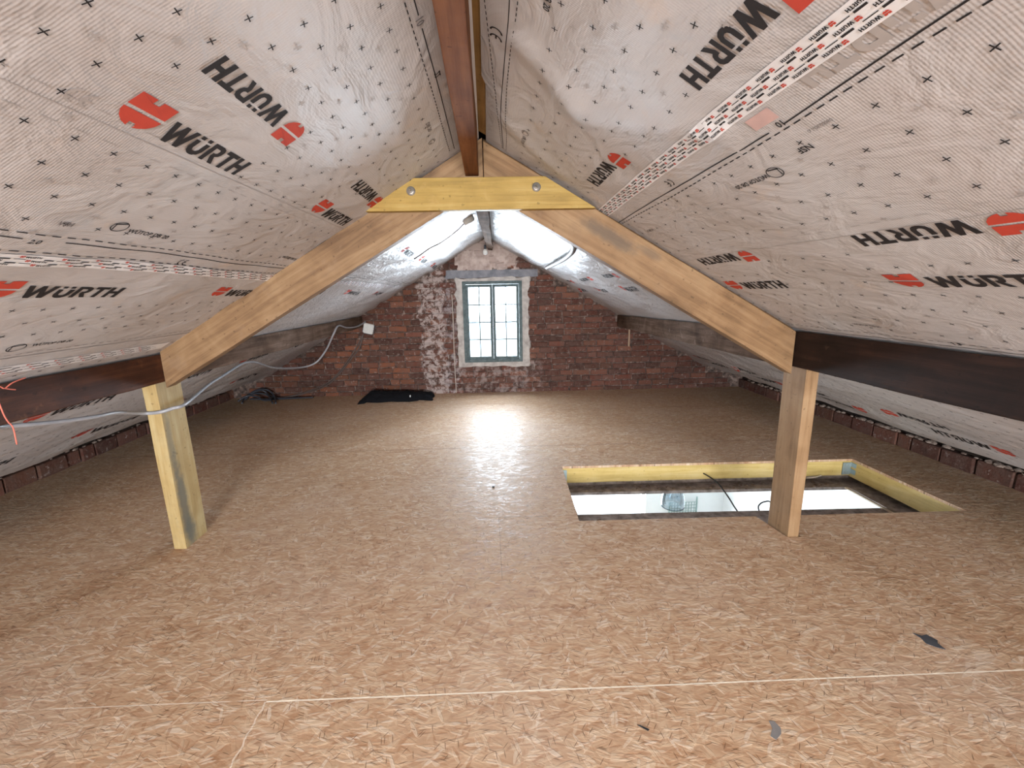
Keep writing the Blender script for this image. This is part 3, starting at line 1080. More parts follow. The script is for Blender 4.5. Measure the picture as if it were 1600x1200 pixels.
MATS = ['membrane', 'ink', 'ink_red', 'ink_faint', 'ink_grey', 'ink_red_faint']


def sheet_mesh(side, s_start, s_end_f):
    ys = [-5.0 + 0.04 * i for i in range(int(11.12 / 0.04) + 1)]
    n = 88
    bm = bmesh.new()
    uvl = bm.loops.layers.uv.new('UVMap')
    V = []
    for y in ys:
        y = min(y, 6.10)
        s1 = s_end_f(y)
        s0 = s_start(y)
        row = []
        for j in range(n + 1):
            s = s0 + (s1 - s0) * j / n
            if y > 6.0:
                x = side * s * CS
                yy = min(y, gy(x) - 0.004)
            else:
                yy = y
            v = bm.verts.new(RP(side, yy, s))
            row.append((v, (yy, s)))
        V.append(row)
    for i in range(len(V) - 1):
        for j in range(n):
            q = [V[i][j], V[i + 1][j], V[i + 1][j + 1], V[i][j + 1]]
            if -0.78 < q[0][1][0] < 0.24 and 0.68 < q[0][1][1] < 1.48:
                continue                       # hole for the added roof window behind the photographer
            f = bm.faces.new([a[0] for a in q])
            f.smooth = True
            for l, a in zip(f.loops, q):
                l[uvl].uv = a[1]
    return bm


def build_sheet(side):
    if side < 0:
        bm = sheet_mesh(-1, lambda y: 0.02, lambda y: 3.50 + 0.03 * noise.noise(Vector((y * 1.2, 0, 0))) + 0.07 * max(0, (y - 4.5) / 1.6))
    else:
        bm = sheet_mesh(1, lambda y: 0.004 if y < 1.7 else 0.02, lambda y: 3.42 + 0.05 * noise.noise(Vector((y * 1.6, 7, 0))) + 0.08 * max(0, (y - 3.0) / 3))
    root = tag(link('ceiling', bm, MATS), kind='structure')
    sh = Sheet(side)
    for p in (0,):
        pass
    T = 0.912
    blocked = []                       # (y0, y1, s0, s1) kept clear of plus marks

    def logo_row(y_first, s0, dirn, up, h, wsx, em=1.35, n=range(-3, 6), period=T, ink=1, red=2, gap=0.34):
        for k in n:
            y0 = y_first + k * period
            L = (1.15 * em + gap + 5.18 * wsx) * h
            ya, yb = (y0, y0 + L) if dirn > 0 else (y0 - L, y0)
            if ya < 0.28 or yb > 6.02:
                continue
            sh.logo(y0, s0, dirn, up, h, gap, wsx, ink, red, em=em)
            sa, sb = sorted((s0, s0 + up * h * 1.35))
            blocked.append((ya - 0.01, yb + 0.01, sa - 0.012, sb + 0.012))

    if side < 0:
        # row read from the far side, capitals towards the eaves
        logo_row(1.345, 0.556, -1, 1, 0.056, 0.97, n=range(-2, 3))
        # row read towards the far gable
        logo_row(0.925, 0.793, 1, -1, 0.060, 0.93)
        # next sheet down
        logo_row(1.128, 1.428, 1, -1, 0.055, 1.08)
        logo_row(2.08, 2.56, 1, -1, 0.072, 1.0)
        logo_row(2.90, 3.24, 1, -1, 0.076, 1.0)
        sh.line(0.3, 2.20, lambda y: 0.166 - 0.014 * (y - 1.19), 0.0032, 1, skip=((1.20, 1.235),))
        sh.line(0.3, 2.20, lambda y: 0.190 - 0.012 * (y - 1.12), 0.0030, 1, dash=0.016, gap=0.010)
        sh.line(0.3, 2.3, lambda y: 0.816 - 0.004 * y, 0.0026, 3)
        sh.line(0.3, 2.3, lambda y: 0.790, 0.0022, 3, dash=0.03, gap=0.03)
        sh.line(0.3, 2.3, lambda y: 0.846, 0.0022, 3, dash=0.03, gap=0.03)
        sh.line(0.3, 6.0, lambda y: 1.150 + 0.004 * math.sin(y * 4), 0.0034, 1, dash=0.022, gap=0.016)
        sh.line(0.3, 6.0, lambda y: 1.173 + 0.006 * math.sin(y * 4), 0.0034, 1, skip=((1.06, 1.13),))
        sh.line(0.3, 6.0, lambda y: 1.222 + 0.004 * math.sin(y * 4), 0.0036, 1, dash=0.022, gap=0.016)
        sh.text('2.0', 1.068, 1.182, 1, -1, 0.016, 1)
        sh.text('WÜTOP DB 20', 1.262, 1.097, 1, -1, 0.015, 1, sx=1.05)
        sh.icon(1.225, 1.080, 0.020, 1)
        sh.text('VSH', 1.075, 1.105, 1, -1, 0.014, 4)
        sh.ce(1.595, 1.222, 1, -1, 0.030, 1)
        sh.ce(0.835, 0.802, 1, -1, 0.036, 3)
        sh.text('WÜTOP DB 20', 2.165, 1.100, 1, -1, 0.015, 1)
        sh.text('DB 20', 1.76, 0.240, 1, -1, 0.016, 4, sx=1.5)
        sh.icon(1.955, 0.240, 0.017, 4)
        sh.text('10', 1.205, 0.155, 1, 1, 0.022, 4)
        sh.text('22', 1.47, 0.145, 1, 1, 0.020, 1)
        sh.icon(1.975, 0.612, 0.012, 4)
        sh.icon(1.452, 1.722, 0.022, 1)
        sh.text('WÜTOP DB 20', 1.495, 1.722, 1, -1, 0.015, 1)
        sh.line(0.3, 2.4, lambda y: 1.775 - 0.02 * (y - 1.5), 0.0028, 4, dash=0.02, gap=0.014)
        sh.line(0.3, 2.4, lambda y: 1.80 - 0.02 * (y - 1.5), 0.0028, 4)
        sh.line(0, 6.0, lambda y: 2.33 + 0.01 * math.sin(y * 3), 0.003, 4)
        sh.line(0, 6.0, lambda y: 3.02 + 0.01 * math.sin(y * 3), 0.003, 4, dash=0.03, gap=0.02)
        y_o, s_o, dy, ds = 0.741, 0.634, 0.0879, 0.0777
        bands = ((0.21, 1.13), (1.46, 1.70), (1.82, 1.99), (2.25, 3.45))
        tape = [(lambda y: 1.258 + 0.006 * math.sin(y * 3.1), 0.025, 0.3, 6.02), (lambda y: 1.896, 0.030, 0.3, 2.30)]
    else:
        logo_row(0.68, 0.514, 1, 1, 0.058, 0.93, n=range(-2, 2), period=0.925)
        logo_row(0.802, 1.168, 1, 1, 0.056, 1.03, period=0.905, em=1.3, gap=0.40)
        logo_row(1.285, 1.455, -1, -1, 0.060, 0.93, period=0.905)
        logo_row(0.45, 0.66, 1, 1, 0.062, 0.97, n=(0,), ink=3, red=5)
        sh.poly([(0.99, 0.700), (1.07, 0.700), (1.07, 0.735), (0.99, 0.735)], 5)
        logo_row(2.72, 3.045, -1, 1, 0.062, 1.0)
        logo_row(2.02, 3.235, 1, -1, 0.062, 1.0)
        sh.line(0.3, 6.0, lambda y: 0.700 + 0.055 * min(1, y) + 0.02 * max(0, y - 1), 0.0036, 1, skip=((0.985, 1.04),))
        sh.line(0.3, 6.0, lambda y: 0.748 + 0.038 * min(1.2, max(0, y - 0.5)) + 0.004 * max(0, y - 1.7), 0.0034, 1, dash=0.020, gap=0.013)
        sh.line(0.3, 2.25, lambda y: 0.018 + 0.094 * max(0, y - 1.27), 0.0026, 1, dash=0.014, gap=0.009)
        sh.line(0.3, 2.25, lambda y: 0.081 + 0.006 * math.sin(y * 6) + 0.035 * max(0, y - 1.4), 0.0028, 1)
        sh.line(0.3, 2.25, lambda y: 0.103 + 0.005 * math.sin(y * 6 + 1) + 0.028 * max(0, y - 1.4), 0.0026, 1, dash=0.014, gap=0.009)
        sh.ce(1.355, 0.034, 1, 1, 0.040, 1)
        sh.text('10', 0.992, 0.742, 1, 1, 0.017, 1)
        sh.text('WÜTOP DB 20', 1.190, 0.858, 1, 1, 0.015, 1, sx=1.05)
        sh.icon(1.162, 0.866, 0.021, 1)
        sh.ce(1.55, 0.722, 1, 1, 0.032, 1)
        sh.text('0800230-1.0', 0.91, 0.796, 1, 1, 0.009, 4, bold=0.0)
        sh.text('NSF', 1.00, 0.828, 1, 1, 0.018, 1)
        sh.text('DB 20', 1.10, 0.172, 1, 1, 0.017, 1)
        sh.text('WÜTOP', 1.93, 0.195, 1, 1, 0.016, 4)
        sh.icon(1.90, 0.203, 0.016, 4)
        sh.text('WÜTOP', 2.09, 0.896, 1, 1, 0.015, 4)
        sh.text('1.F', 1.40, 1.842, -1, -1, 0.022, 1)
        sh.text('WÜTOP DB 20', 1.74, 1.762, -1, -1, 0.014, 4)
        sh.line(0.3, 2.3, lambda y: 1.826 - 0.01 * (y - 1.5), 0.0026, 1, dash=0.02, gap=0.014)
        sh.line(0.3, 2.3, lambda y: 1.858, 0.003, 1)
        sh.line(0.3, 2.3, lambda y: 1.155 + 0.012 * math.sin(y), 0.0022, 3)
        sh.line(0.3, 2.3, lambda y: 1.120 + 0.012 * math.sin(y), 0.0022, 3, dash=0.03, gap=0.03)
        sh.line(0, 6.0, lambda y: 2.45 + 0.01 * math.sin(y * 3), 0.003, 4, dash=0.05, gap=0.05)
        sh.line(0, 6.0, lambda y: 2.80 + 0.01 * math.sin(y * 3), 0.003, 4, dash=0.03, gap=0.02)
        y_o, s_o, dy, ds = 0.735, 0.818, 0.0935, 0.0868
        bands = ((0.135, 0.63), (0.80, 1.16), (1.25, 1.81), (2.35, 3.35))
        tape = [(lambda y: 0.658 + 0.030 * min(1, max(0, (y - 1.1) / 1.2)), 0.030, 0.3, 6.02)]

    for i in range(-14, 62):
        for j in range(-9, 36):
            y, s = y_o + dy * i, s_o + ds * j
            if not (0.28 < y < 6.0) or not any(a < s < b for a, b in bands):
                continue
            if any(a < y < b and c < s < d for a, b, c, d in blocked):
                continue
            sh.plus(y + random.uniform(-.002, .002), s + random.uniform(-.002, .002), ang=0.25 + random.uniform(-0.1, 0.1))
            if (i + j) % 3 == 0 and y < 2.3:
                sh.plus(y + 0.5 * dy, s + 0.5 * ds, 0.009, 0.004, 3)
    bmesh.ops.recalc_face_normals(sh.bm, faces=sh.bm.faces)
    link('printed_marks', sh.bm, MATS, root)

    # seam tape stuck over the lap
    for tf, hw, ya, yb in tape:
        t = Sheet(side)
        t.lift = 0.0022
        y = ya
        while y < yb - 0.001:
            ye = min(y + 0.04, yb)
            e0 = 0.0
            t.poly([(y, tf(y) - hw), (ye, tf(ye) - hw), (ye, tf(ye)), (y, tf(y))], 6)
            t.poly([(y, tf(y)), (ye, tf(ye)), (ye, tf(ye) + hw), (y, tf(y) + hw)], 6)
            y = ye
        t.lift = 0.0034
        for r_, off in enumerate((-0.68, -0.36, 0.0, 0.36, 0.68)):
            y = max(ya, 0.3) + (0.022 * r_ if side > 0 else 0.05 * (r_ % 2) + 0.012 * r_)
            while y < yb - 0.1:
                sc = tf(y) + off * hw * (0.98)
                if r_ % 2 == 0:
                    up = -side if side < 0 else 1
                    up = -1 if side < 0 else 1
                    f = t.frame(y, sc - up * 0.003, 1, up, 0.0072)
                    for g in EMB:
                        t.poly([f(a * 1.3, b * 1.2) for a, b in g], 2)
                    if y < 2.4:
                        t.word(f, 1, 1.9, 1.0)
                    else:
                        t.poly([f(1.9, 0.1), f(6.8, 0.1), f(6.8, 0.9), f(1.9, 0.9)], 4)
                    y += (0.074 if side > 0 else 0.10)
                else:
                    t.poly([(y, sc - 0.0022), (y + 0.024, sc - 0.0022), (y + 0.024, sc + 0.0022), (y, sc + 0.0022)], 1)
                    t.poly([(y + 0.031, sc - 0.0009), (y + 0.058, sc - 0.0009), (y + 0.058, sc + 0.0009), (y + 0.031, sc + 0.0009)], 1)
                    y += (0.074 if side > 0 else 0.10)
        bmesh.ops.recalc_face_normals(t.bm, faces=t.bm.faces)
        o = link('seam_tape', t.bm, MATS + ['tape'], root)
        o['label'] = 'white printed seam tape'
    return root


build_sheet(-1)
build_sheet(1)

# ------------------------------------------------------------------ timbers of the roof
# rafters of the truss (front face on the truss plane)
yo, yb = 0.012, 0.085


def xz(x, z, off):
    return (x, ty(x, off), z)


A = [xz(-1.712, 0.935, yo), xz(-1.712, 1.135, yo), xz(-1.712, 1.150, yb), xz(-1.712, 0.935, yb)]
B = [xz(-0.002, 1.905, yo), xz(-0.002, 2.122, yo), xz(-0.002, 2.140, yb), xz(-0.002, 1.905, yb)]
raf_l = tag(prism('rafter', A, B, 'pine', seg=18, seed=1), 'pale pine rafter sloping up from the left post to the yellow collar beam', 'rafter', 'pair of pine rafters')
A = [xz(1.604, 0.948, yo), xz(1.604, 1.172, yo), xz(1.604, 1.205, yb), xz(1.604, 0.948, yb)]
B = [xz(0.002, 1.890, yo), xz(0.002, 2.108, yo), xz(0.002, 2.142, yb), xz(0.002, 1.890, yb)]
raf_r = tag(prism('rafter', [A[0], A[1], A[2], A[3]], B, 'pine_r', seg=18, seed=2), 'pine rafter with dark mildew patch, sloping up from the right post', 'rafter', 'pair of pine rafters')

# collar beam bolted across them
c0, c1 = -0.034, 0.010
A = [xz(-0.580, 1.792, c0), xz(-0.358, 1.938, c0), xz(-0.358, 1.938, c1), xz(-0.580, 1.792, c1)]
B = [xz(0.538, 1.790, c0), xz(0.292, 1.936, c0), xz(0.292, 1.936, c1), xz(0.538, 1.790, c1)]
collar = tag(prism('collar_beam', A, B, 'yellow', seg=10, wob=0.0008, seed=3), 'short yellow timber collar beam bolted across the two rafters below the ridge', 'beam')
for bx, bz in ((-0.347, 1.880), (0.250, 1.888)):
    bm = bmesh.new()
    y = ty(bx, c0)
    lathe(bm, [(0.0, -0.0), (0.021, 0.0), (0.021, 0.003), (0.0, 0.003)], (0, 0, 0), 20)
    lathe(bm, [(0.0, 0.003), (0.0105, 0.003), (0.0105, 0.012), (0.0, 0.012)], (0, 0, 0), 6)
    prof = [(0.0052 if k % 2 else 0.0044, 0.012 + 0.0016 * k) for k in range(14)] + [(0.0, 0.035)]
    lathe(bm, prof, (0, 0, 0), 12)
    mw = Matrix.Rotation(R(90), 4, 'X')
    mw.translation = Vector((bx, y, bz))
    bm.transform(mw)
    link('bolt', bm, 'steel', collar, mw=mw)

# posts
post_l = tag(prism('post', [(-1.822, 2.345, 0.0), (-1.752, 2.341, 0.0), (-1.752, 2.530, 0.0), (-1.822, 2.534, 0.0)][::1],
                   [(-1.828, 2.345, 0.968), (-1.752, 2.341, 0.968), (-1.752, 2.530, 0.968), (-1.828, 2.534, 0.968)], 'post_l', seg=10, seed=4),
             'yellowish timber post with grey mildew streak, crossed by the grey cable', 'post', 'pair of posts under the purlins')
post_r = tag(prism('post', [(1.686, 2.174, -0.21), (1.744, 2.170, -0.21), (1.744, 2.352, -0.21), (1.686, 2.356, -0.21)],
                   [(1.676, 2.178, 0.985), (1.744, 2.174, 0.985), (1.744, 2.352, 0.985), (1.676, 2.356, 0.985)], 'post_r', seg=10, seed=5),
             'brown pine post with a knot near its foot, at the edge of the floor hatch', 'post', 'pair of posts under the purlins')


def purlin(xi, xo, z0, zt, y0, y1, mat, label, dx=0.0, seed=0, seg=30, wob=0.004, zb1=None):
    # xi inner face, xo outer face; top follows the roof slope
    def loop(y, d, zb):
        return [(xi + d, y, zb), (xo + d, y, zb), (xo + d, y, ZR - SL * abs(xo + d) - 0.012), (xi + d, y, ZR - SL * abs(xi + d) - 0.012)]
    return tag(prism('purlin', loop(y0, 0, z0), loop(y1, dx, z0 if zb1 is None else zb1), mat, seg=seg, wob=wob, bev=0.006, seed=seed), label, 'beam', 'four old purlins')


purlin(-1.712, -1.835, 0.970, 0, -4.94, 2.40, 'purlin', 'dark reddish-brown purlin left of the camera, ending on the yellowish post', seed=6)
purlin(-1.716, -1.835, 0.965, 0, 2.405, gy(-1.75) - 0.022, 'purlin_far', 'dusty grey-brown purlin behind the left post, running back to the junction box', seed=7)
purlin(1.608, 1.735, 0.988, 0, -4.94, 2.28, 'purlin_r', 'nearly black thick purlin right of the camera, ending on the right post', seed=8)
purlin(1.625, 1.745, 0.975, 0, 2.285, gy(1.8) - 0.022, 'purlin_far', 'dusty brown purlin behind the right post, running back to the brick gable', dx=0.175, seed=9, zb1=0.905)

# ridge beams
tag(prism('ridge_beam', [(-0.100, -4.94, 1.950), (-0.036, -4.94, 1.950), (-0.036, -4.94, 2.10), (-0.100, -4.94, 2.06)],
          [(-0.087, 2.265, 1.950), (-0.023, 2.262, 1.950), (-0.023, 2.262, 2.108), (-0.087, 2.265, 2.06)], 'ridge', seg=30, wob=0.002, bev=0.004, seed=10),
    'reddish-brown ridge beam overhead in front of the collar beam', 'beam', 'two ridge beams')
bm = bmesh.new()
tag(prism('ridge_beam', [(-0.092, 2.36, 1.955), (0.008, 2.36, 1.955), (0.008, 2.36, 2.11), (-0.092, 2.36, 2.06)],
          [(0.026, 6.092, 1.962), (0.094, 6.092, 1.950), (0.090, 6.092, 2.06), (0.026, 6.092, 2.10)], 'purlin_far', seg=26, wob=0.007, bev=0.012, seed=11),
    'rough grey-brown ridge beam behind the collar beam, ending at the gable above the window', 'beam', 'two ridge beams')
# bare board on the right of the near ridge beam
tag(prism('sarking_board', [(-0.030, -4.94, 2.150), (0.10, -4.94, 2.150 - 0.085), (0.10, -4.94, 2.085), (-0.030, -4.94, 2.165)],
          [(-0.018, 2.27, 2.150), (0.115, 2.27, 2.078), (0.115, 2.27, 2.098), (-0.018, 2.27, 2.165)], 'board', seg=20, wob=0.001, bev=0.002, seed=12),
    'narrow bare golden-brown board beside the reddish ridge beam, at the sheet edge', 'board')


# ------------------------------------------------------------------ hatch: trimmers, hangers, what lies below
def hb(x, t):   # far edge and near edge of the opening in the floor
    far = 3.316 - (x - 0.571) * 0.0311
    near = 2.452 - (x - 0.533) * 0.0363
    return far if t else near


zt, zb_ = -0.019, -0.145
tag(prism('trimmer_joist', [(0.48, hb(0.48, 1) + 0.002, zb_), (0.48, hb(0.48, 1) + 0.002, zt), (0.48, hb(0.48, 1) + 0.062, zt), (0.48, hb(0.48, 1) + 0.062, zb_)],
          [(2.981, hb(2.981, 1) + 0.002, zb_), (2.981, hb(2.981, 1) + 0.002, zt), (2.981, hb(2.981, 1) + 0.062, zt), (2.981, hb(2.981, 1) + 0.062, zb_)], 'trim_y', seg=14, wob=0.001, seed=13),
    'long yellow timber trimming the far side of the floor hatch', 'joist', 'yellow timbers around the hatch')
tag(prism('trimmer_joist', [(2.984, 3.33, zb_ - .01), (2.984, 3.33, zt + 0.014), (3.046, 3.33, zt), (3.046, 3.33, zb_ - .01)],
          [(2.984, 2.20, zb_ - .01), (2.984, 2.20, zt), (3.046, 2.20, zt), (3.046, 2.20, zb_ - .01)], 'trim_y', seg=10, wob=0.001, seed=14),
    'yellow timber trimming the right-hand side of the floor hatch', 'joist', 'yellow timbers around the hatch')
tag(prism('trimmer_joist', [(0.52, 3.40, zb_), (0.52, 3.40, zt), (0.47, 3.40, zt), (0.47, 3.40, zb_)],
          [(0.49, 2.30, zb_), (0.49, 2.30, zt), (0.44, 2.30, zt), (0.44, 2.30, zb_)], 'trim_y', seg=8, wob=0.001, seed=15),
    'yellow timber under the left edge of the floor hatch', 'joist', 'yellow timbers around the hatch')
tag(prism('trimmer_joist', [(0.52, 2.30, zb_), (0.52, 2.37, zb_), (0.52, 2.37, zt), (0.52, 2.30, zt)],
          [(1.60, 2.26, zb_), (1.60, 2.33, zb_), (1.60, 2.33, zt), (1.60, 2.26, zt)], 'trim_y', seg=8, wob=0.001, seed=16),
    'timber hidden under the near edge of the floor hatch', 'joist', 'yellow timbers around the hatch')


def hanger(x, y, face):
    bm = bmesh.new()
    # U-shaped galvanised hanger: two flanges on each timber with nail rows
    for z0, z1 in ((-0.066, -0.030), (-0.125, -0.085)):
        box(bm, x - 0.075, x, y - 0.004, y + 0.0005, z0, z1)
        box(bm, x - 0.003, x + 0.0005, y - 0.050, y, z0, z1)
        for k in range(4):
            zz = z0 + 0.009 + 0.017 * (k % 2)
            box(bm, x - 0.06 + 0.014 * k, x - 0.052 + 0.014 * k, y - 0.007, y - 0.003, zz, zz + 0.007)
    box(bm, x - 0.075, x - 0.003, y - 0.003, y + 0.0005, -0.135, -0.03)
    return link('joist_hanger', bm, 'galv')


tag(hanger(2.982, hb(2.98, 1) + 0.001, 1), 'galvanised hanger in the far right corner of the hatch', 'metal bracket', 'joist hangers')
bm = bmesh.new()
box(bm, 0.573, 0.612, hb(0.58, 1) - 0.003, hb(0.58, 1) + 0.0015, -0.125, -0.032)
box(bm, 0.573, 0.577, hb(0.58, 1) - 0.040, hb(0.58, 1) - 0.003, -0.125, -0.032)
tag(link('joist_hanger', bm, 'galv'), 'dull teal-grey hanger in the far left corner of the hatch', 'metal bracket', 'joist hangers')

# ceiling of the room below with its smaller opening
bm = bmesh.new()
hx0, hx1, hy0, hy1 = 0.62, 2.905, 2.905, 3.262
zc0, zc1 = -0.232, -0.207


def sk(p):
    return Vector((p.x, p.y - 0.045 * (p.x - 0.62) if p.y > 2 and p.y < 4 else p.y, p.z))


for (a, b, c, d) in ((-1.0, hx0, 1.0, 6.1), (hx1, 3.6, 1.0, 6.1), (hx0, hx1, 1.0, hy0), (hx0, hx1, hy1, 6.1)):
    box(bm, a, b, c, d, zc0, zc1, f=sk)
for f in bm.faces:
    f.material_index = 1 if f.calc_center_median().z < zc0 + 0.001 else 0
low_c = tag(link('ceiling_lower_room', bm, ['dirt', 'white_wall']), kind='structure')
# rough old joist behind the far trimmer
prism_j = prism('floor_joist', [(0.40, 3.40, -0.205), (0.40, 3.40, -0.05), (0.40, 3.47, -0.05), (0.40, 3.47, -0.205)],
                [(3.2, 3.31, -0.205), (3.2, 3.31, -0.05), (3.2, 3.38, -0.05), (3.2, 3.38, -0.205)], 'dirt', seg=20, wob=0.006, seed=17)
tag(prism_j, 'dark old joist just behind the far yellow hatch timber', 'joist')
bm = bmesh.new()
rr = random.Random(3)
for k in range(90):
    x = rr.uniform(0.66, 2.9)
    side_k = rr.random()
    y = (hy1 - 0.045 * (x - 0.62) + rr.uniform(0.0, 0.10)) if side_k < 0.7 else (hy0 - 0.045 * (x - 0.62) - rr.uniform(0.0, 0.3))
    sz = rr.uniform(0.004, 0.014)
    res = bmesh.ops.create_icosphere(bm, subdivisions=1, radius=sz)
    for v in res['verts']:
        v.co = Vector((v.co.x * 1.5, v.co.y, v.co.z * 0.7)) * (1 + 0.5 * noise.noise(v.co * 90)) + Vector((x, y, zc1 + sz * 0.4))
tag(link('plaster_crumbs', bm, 'rubble'), 'pale plaster crumbs lying along the edge of the ceiling below the hatch', 'rubble', kind='stuff')
# pale strip and splinters
bm = bmesh.new()
box(bm, 2.86, 2.874, 2.55, 3.14, -0.207, -0.197)
tag(link('lath', bm, 'wood_light'), 'thin white lath under the right-hand hatch timber', 'lath')
bm = bmesh.new()
tube(bm, [(2.60, 3.235, -0.150), (2.66, 3.225, -0.142), (2.72, 3.225, -0.128)], 0.005, 5, 3)
tag(link('wood_splinter', bm, 'wood_light'), 'pale splinter sticking out below the far hatch timber, right of the post', 'splinter')

# room below
bm = bmesh.new()
lx0, lx1, lz0, lz1 = 1.10, 2.36, -2.15, -0.85
yb1 = 6.10
for (a, b, c, d) in ((-1.0, lx0, -2.65, zc0), (lx1, 3.6, -2.65, zc0), (lx0, lx1, -2.65, lz0), (lx0, lx1, lz1, zc0)):
    box(bm, a, b, yb1, yb1 + 0.18, c, d)
box(bm, 3.60, 3.72, 1.0, 6.1, -2.65, zc1)
box(bm, -1.12, -1.0, 1.0, 6.1, -2.65, zc1)
box(bm, -1.0, 3.6, 0.9, 1.0, -2.65, zc1)
tag(link('wall_lower_room', bm, 'white_wall'), kind='structure')
bm = bmesh.new()
box(bm, -1.0, 3.6, 1.0, 6.1, -2.70, -2.65)
tag(link('floor_lower_room', bm, 'lower_floor'), kind='structure')
bm = bmesh.new()
for (a, b, c, d) in ((lx0, lx0 + 0.05, lz0, lz1), (lx1 - 0.05, lx1, lz0, lz1), (lx0 + .05, lx1 - .05, lz0, lz0 + 0.05), (lx0 + .05, lx1 - .05, lz1 - 0.05, lz1)):
    box(bm, a, b, yb1 + 0.05, yb1 + 0.10, c, d)
tag(link('window_3', bm, 'white_wall'), kind='structure')

# pendant lamp of the room below, seen through the hatch
px_, py_ = 2.012, 4.40
lamp = tag(empty('pendant_lamp', (px_, py_, zc0)), 'glass dome pendant lamp seen through the hatch left of the right post', 'lamp')
bm = bmesh.new()
prof = [(0.022, -0.52), (0.055, -0.525), (0.095, -0.56), (0.118, -0.62), (0.126, -0.69), (0.122, -0.745), (0.118, -0.747), (0.122, -0.69), (0.114, -0.62), (0.091, -0.563), (0.053, -0.529), (0.022, -0.524)]
prof = [(r, z + 0.232 * 0) for r, z in prof]
lathe(bm, prof, (px_, py_, zc0), 32)
bmesh.ops.recalc_face_normals(bm, faces=bm.faces)
link('lamp_shade', bm, 'lamp_glass', lamp)
bm = bmesh.new()
pts = [(px_ + 0.122 * math.cos(a), py_ + 0.122 * math.sin(a), zc0 - 0.747) for a in [2 * math.pi * k / 32 for k in range(33)]]
tube(bm, pts, 0.0035, 6, 0, False)
link('rim', bm, 'cable_dark', lamp)
bm = bmesh.new()
tube(bm, [(px_, py_, zc0), (px_, py_, zc0 - 0.5)], 0.004, 8, 0)
link('cord', bm, 'cable_black', lamp)
bm = bmesh.new()
lathe(bm, [(0.0, -0.47), (0.02, -0.47), (0.024, -0.53), (0.016, -0.58), (0.0, -0.58)], (px_, py_, zc0), 16)
link('socket', bm, 'cable_dark', lamp)
bm = bmesh.new()
lathe(bm, [(0.0, -0.575), (0.014, -0.585), (0.03, -0.62), (0.033, -0.65), (0.022, -0.68), (0.0, -0.69)], (px_, py_, zc0), 16)
link('light_bulb', bm, 'plastic_white', lamp)

# wire rack against the lower wall
bm = bmesh.new()
for i in range(11):
    x = 2.70 + 0.44 * i / 10
    tube(bm, [(x, 6.02, -2.2), (x, 6.02, -1.80)], 0.006, 5, 0)
for j in range(9):
    z = -2.2 + 0.4 * j / 8
    tube(bm, [(2.70, 6.015, z), (3.14, 6.015, z)], 0.005, 5, 0)
tube(bm, [(3.13, 6.02, -2.65), (3.13, 6.02, -1.72)], 0.012, 6, 0)
tube(bm, [(2.71, 6.02, -2.65), (2.71, 6.02, -1.80)], 0.012, 6, 0)
tag(link('wire_rack', bm, 'mesh_green'), 'grey-green wire grid seen through the hatch under the glass lamp', 'rack')

# cables in the hatch
bm = bmesh.new()
tube(bm, [(1.745, 3.33, -0.10), (1.757, 3.10, -0.085), (1.80, 3.0, -0.16), (1.86, 3.0, -0.25), (1.908, 2.98, -0.325), (1.96, 2.95, -0.42), (2.0, 2.9, -0.62), (1.98, 2.9, -0.9)], 0.0055, 8, 8)
tag(link('cable', bm, 'cable_black'), 'thin black cable slanting down across the white hatch opening', 'cable')
bm = bmesh.new()
tube(bm, [(2.075, 2.98, -0.34), (2.055, 3.0, -0.27), (2.07, 3.0, -0.235), (2.10, 3.0, -0.222), (2.14, 3.0, -0.222), (2.16, 2.98, -0.26), (2.15, 2.96, -0.36), (2.10, 2.94, -0.46)], 0.0055, 8, 8)
tag(link('cable', bm, 'cable_black'), 'small black cable loop in the hatch beside the right post', 'cable')


# ------------------------------------------------------------------ things on the gable and floor
# junction box
jb = tag(empty('junction_box', (-1.63, gy(-1.63), 0.945)), 'off-white square junction box on the brick gable under the left purlin', 'electrical box')
bm = bmesh.new()
box(bm, -0.068, 0.068, -0.055, 0.0, -0.068, 0.068)
bmesh.ops.bevel(bm, geom=bm.edges[:], offset=0.010, segments=3, affect='EDGES')
MJ = Matrix.Rotation(-math.atan(0.029), 4, 'Z') @ Matrix.Rotation(R(14), 4, 'Y')
MJ.translation = Vector((-1.635, gy(-1.635) - 0.004, 0.945))
bm.transform(MJ)
link('lid', bm, 'plastic_white', jb, mw=MJ)
bm = bmesh.new()
for k in range(4):
    a = -0.045 + 0.03 * k
    box(bm, a - 0.009, a + 0.009, -0.040, -0.012, -0.080, -0.066)
    box(bm, 0.066, 0.080, -0.040, -0.012, a - 0.009, a + 0.009)
    if k < 2:
        box(bm, -0.080, -0.066, -0.040, -0.012, a - 0.009, a + 0.009)
bm.transform(MJ)
link('cable_gland', bm, 'cable_dark', jb, mw=MJ)

# grey conduit running in from the left, over the post, to the junction box
CABLE = []
# light bulb hanging at the end of the ridge, and the round fitting beside the ridge
lb = tag(empty('light_bulb', (-0.02, 5.85, 1.97)), 'small clear bulb hanging in a socket below the far end of the ridge beam', 'light bulb')
bm = bmesh.new()
lathe(bm, [(0.0, -0.045), (0.012, -0.05), (0.027, -0.07), (0.031, -0.09), (0.024, -0.112), (0.0, -0.122)], (-0.006, 5.7, 1.985), 20)
link('bulb_glass', bm, 'plastic_white', lb)
bm = bmesh.new()
lathe(bm, [(0.0, 0.0), (0.014, 0.0), (0.017, -0.045), (0.0, -0.05)], (-0.006, 5.7, 1.985), 16)
tube(bm, [(-0.006, 5.7, 1.985), (-0.002, 5.7, 2.01), (0.012, 5.7, 2.02)], 0.003, 6, 4)
link('socket', bm, 'cable_dark', lb)


def on_slope(side, y, s, lift):
    return RP(side, y, s, lift)


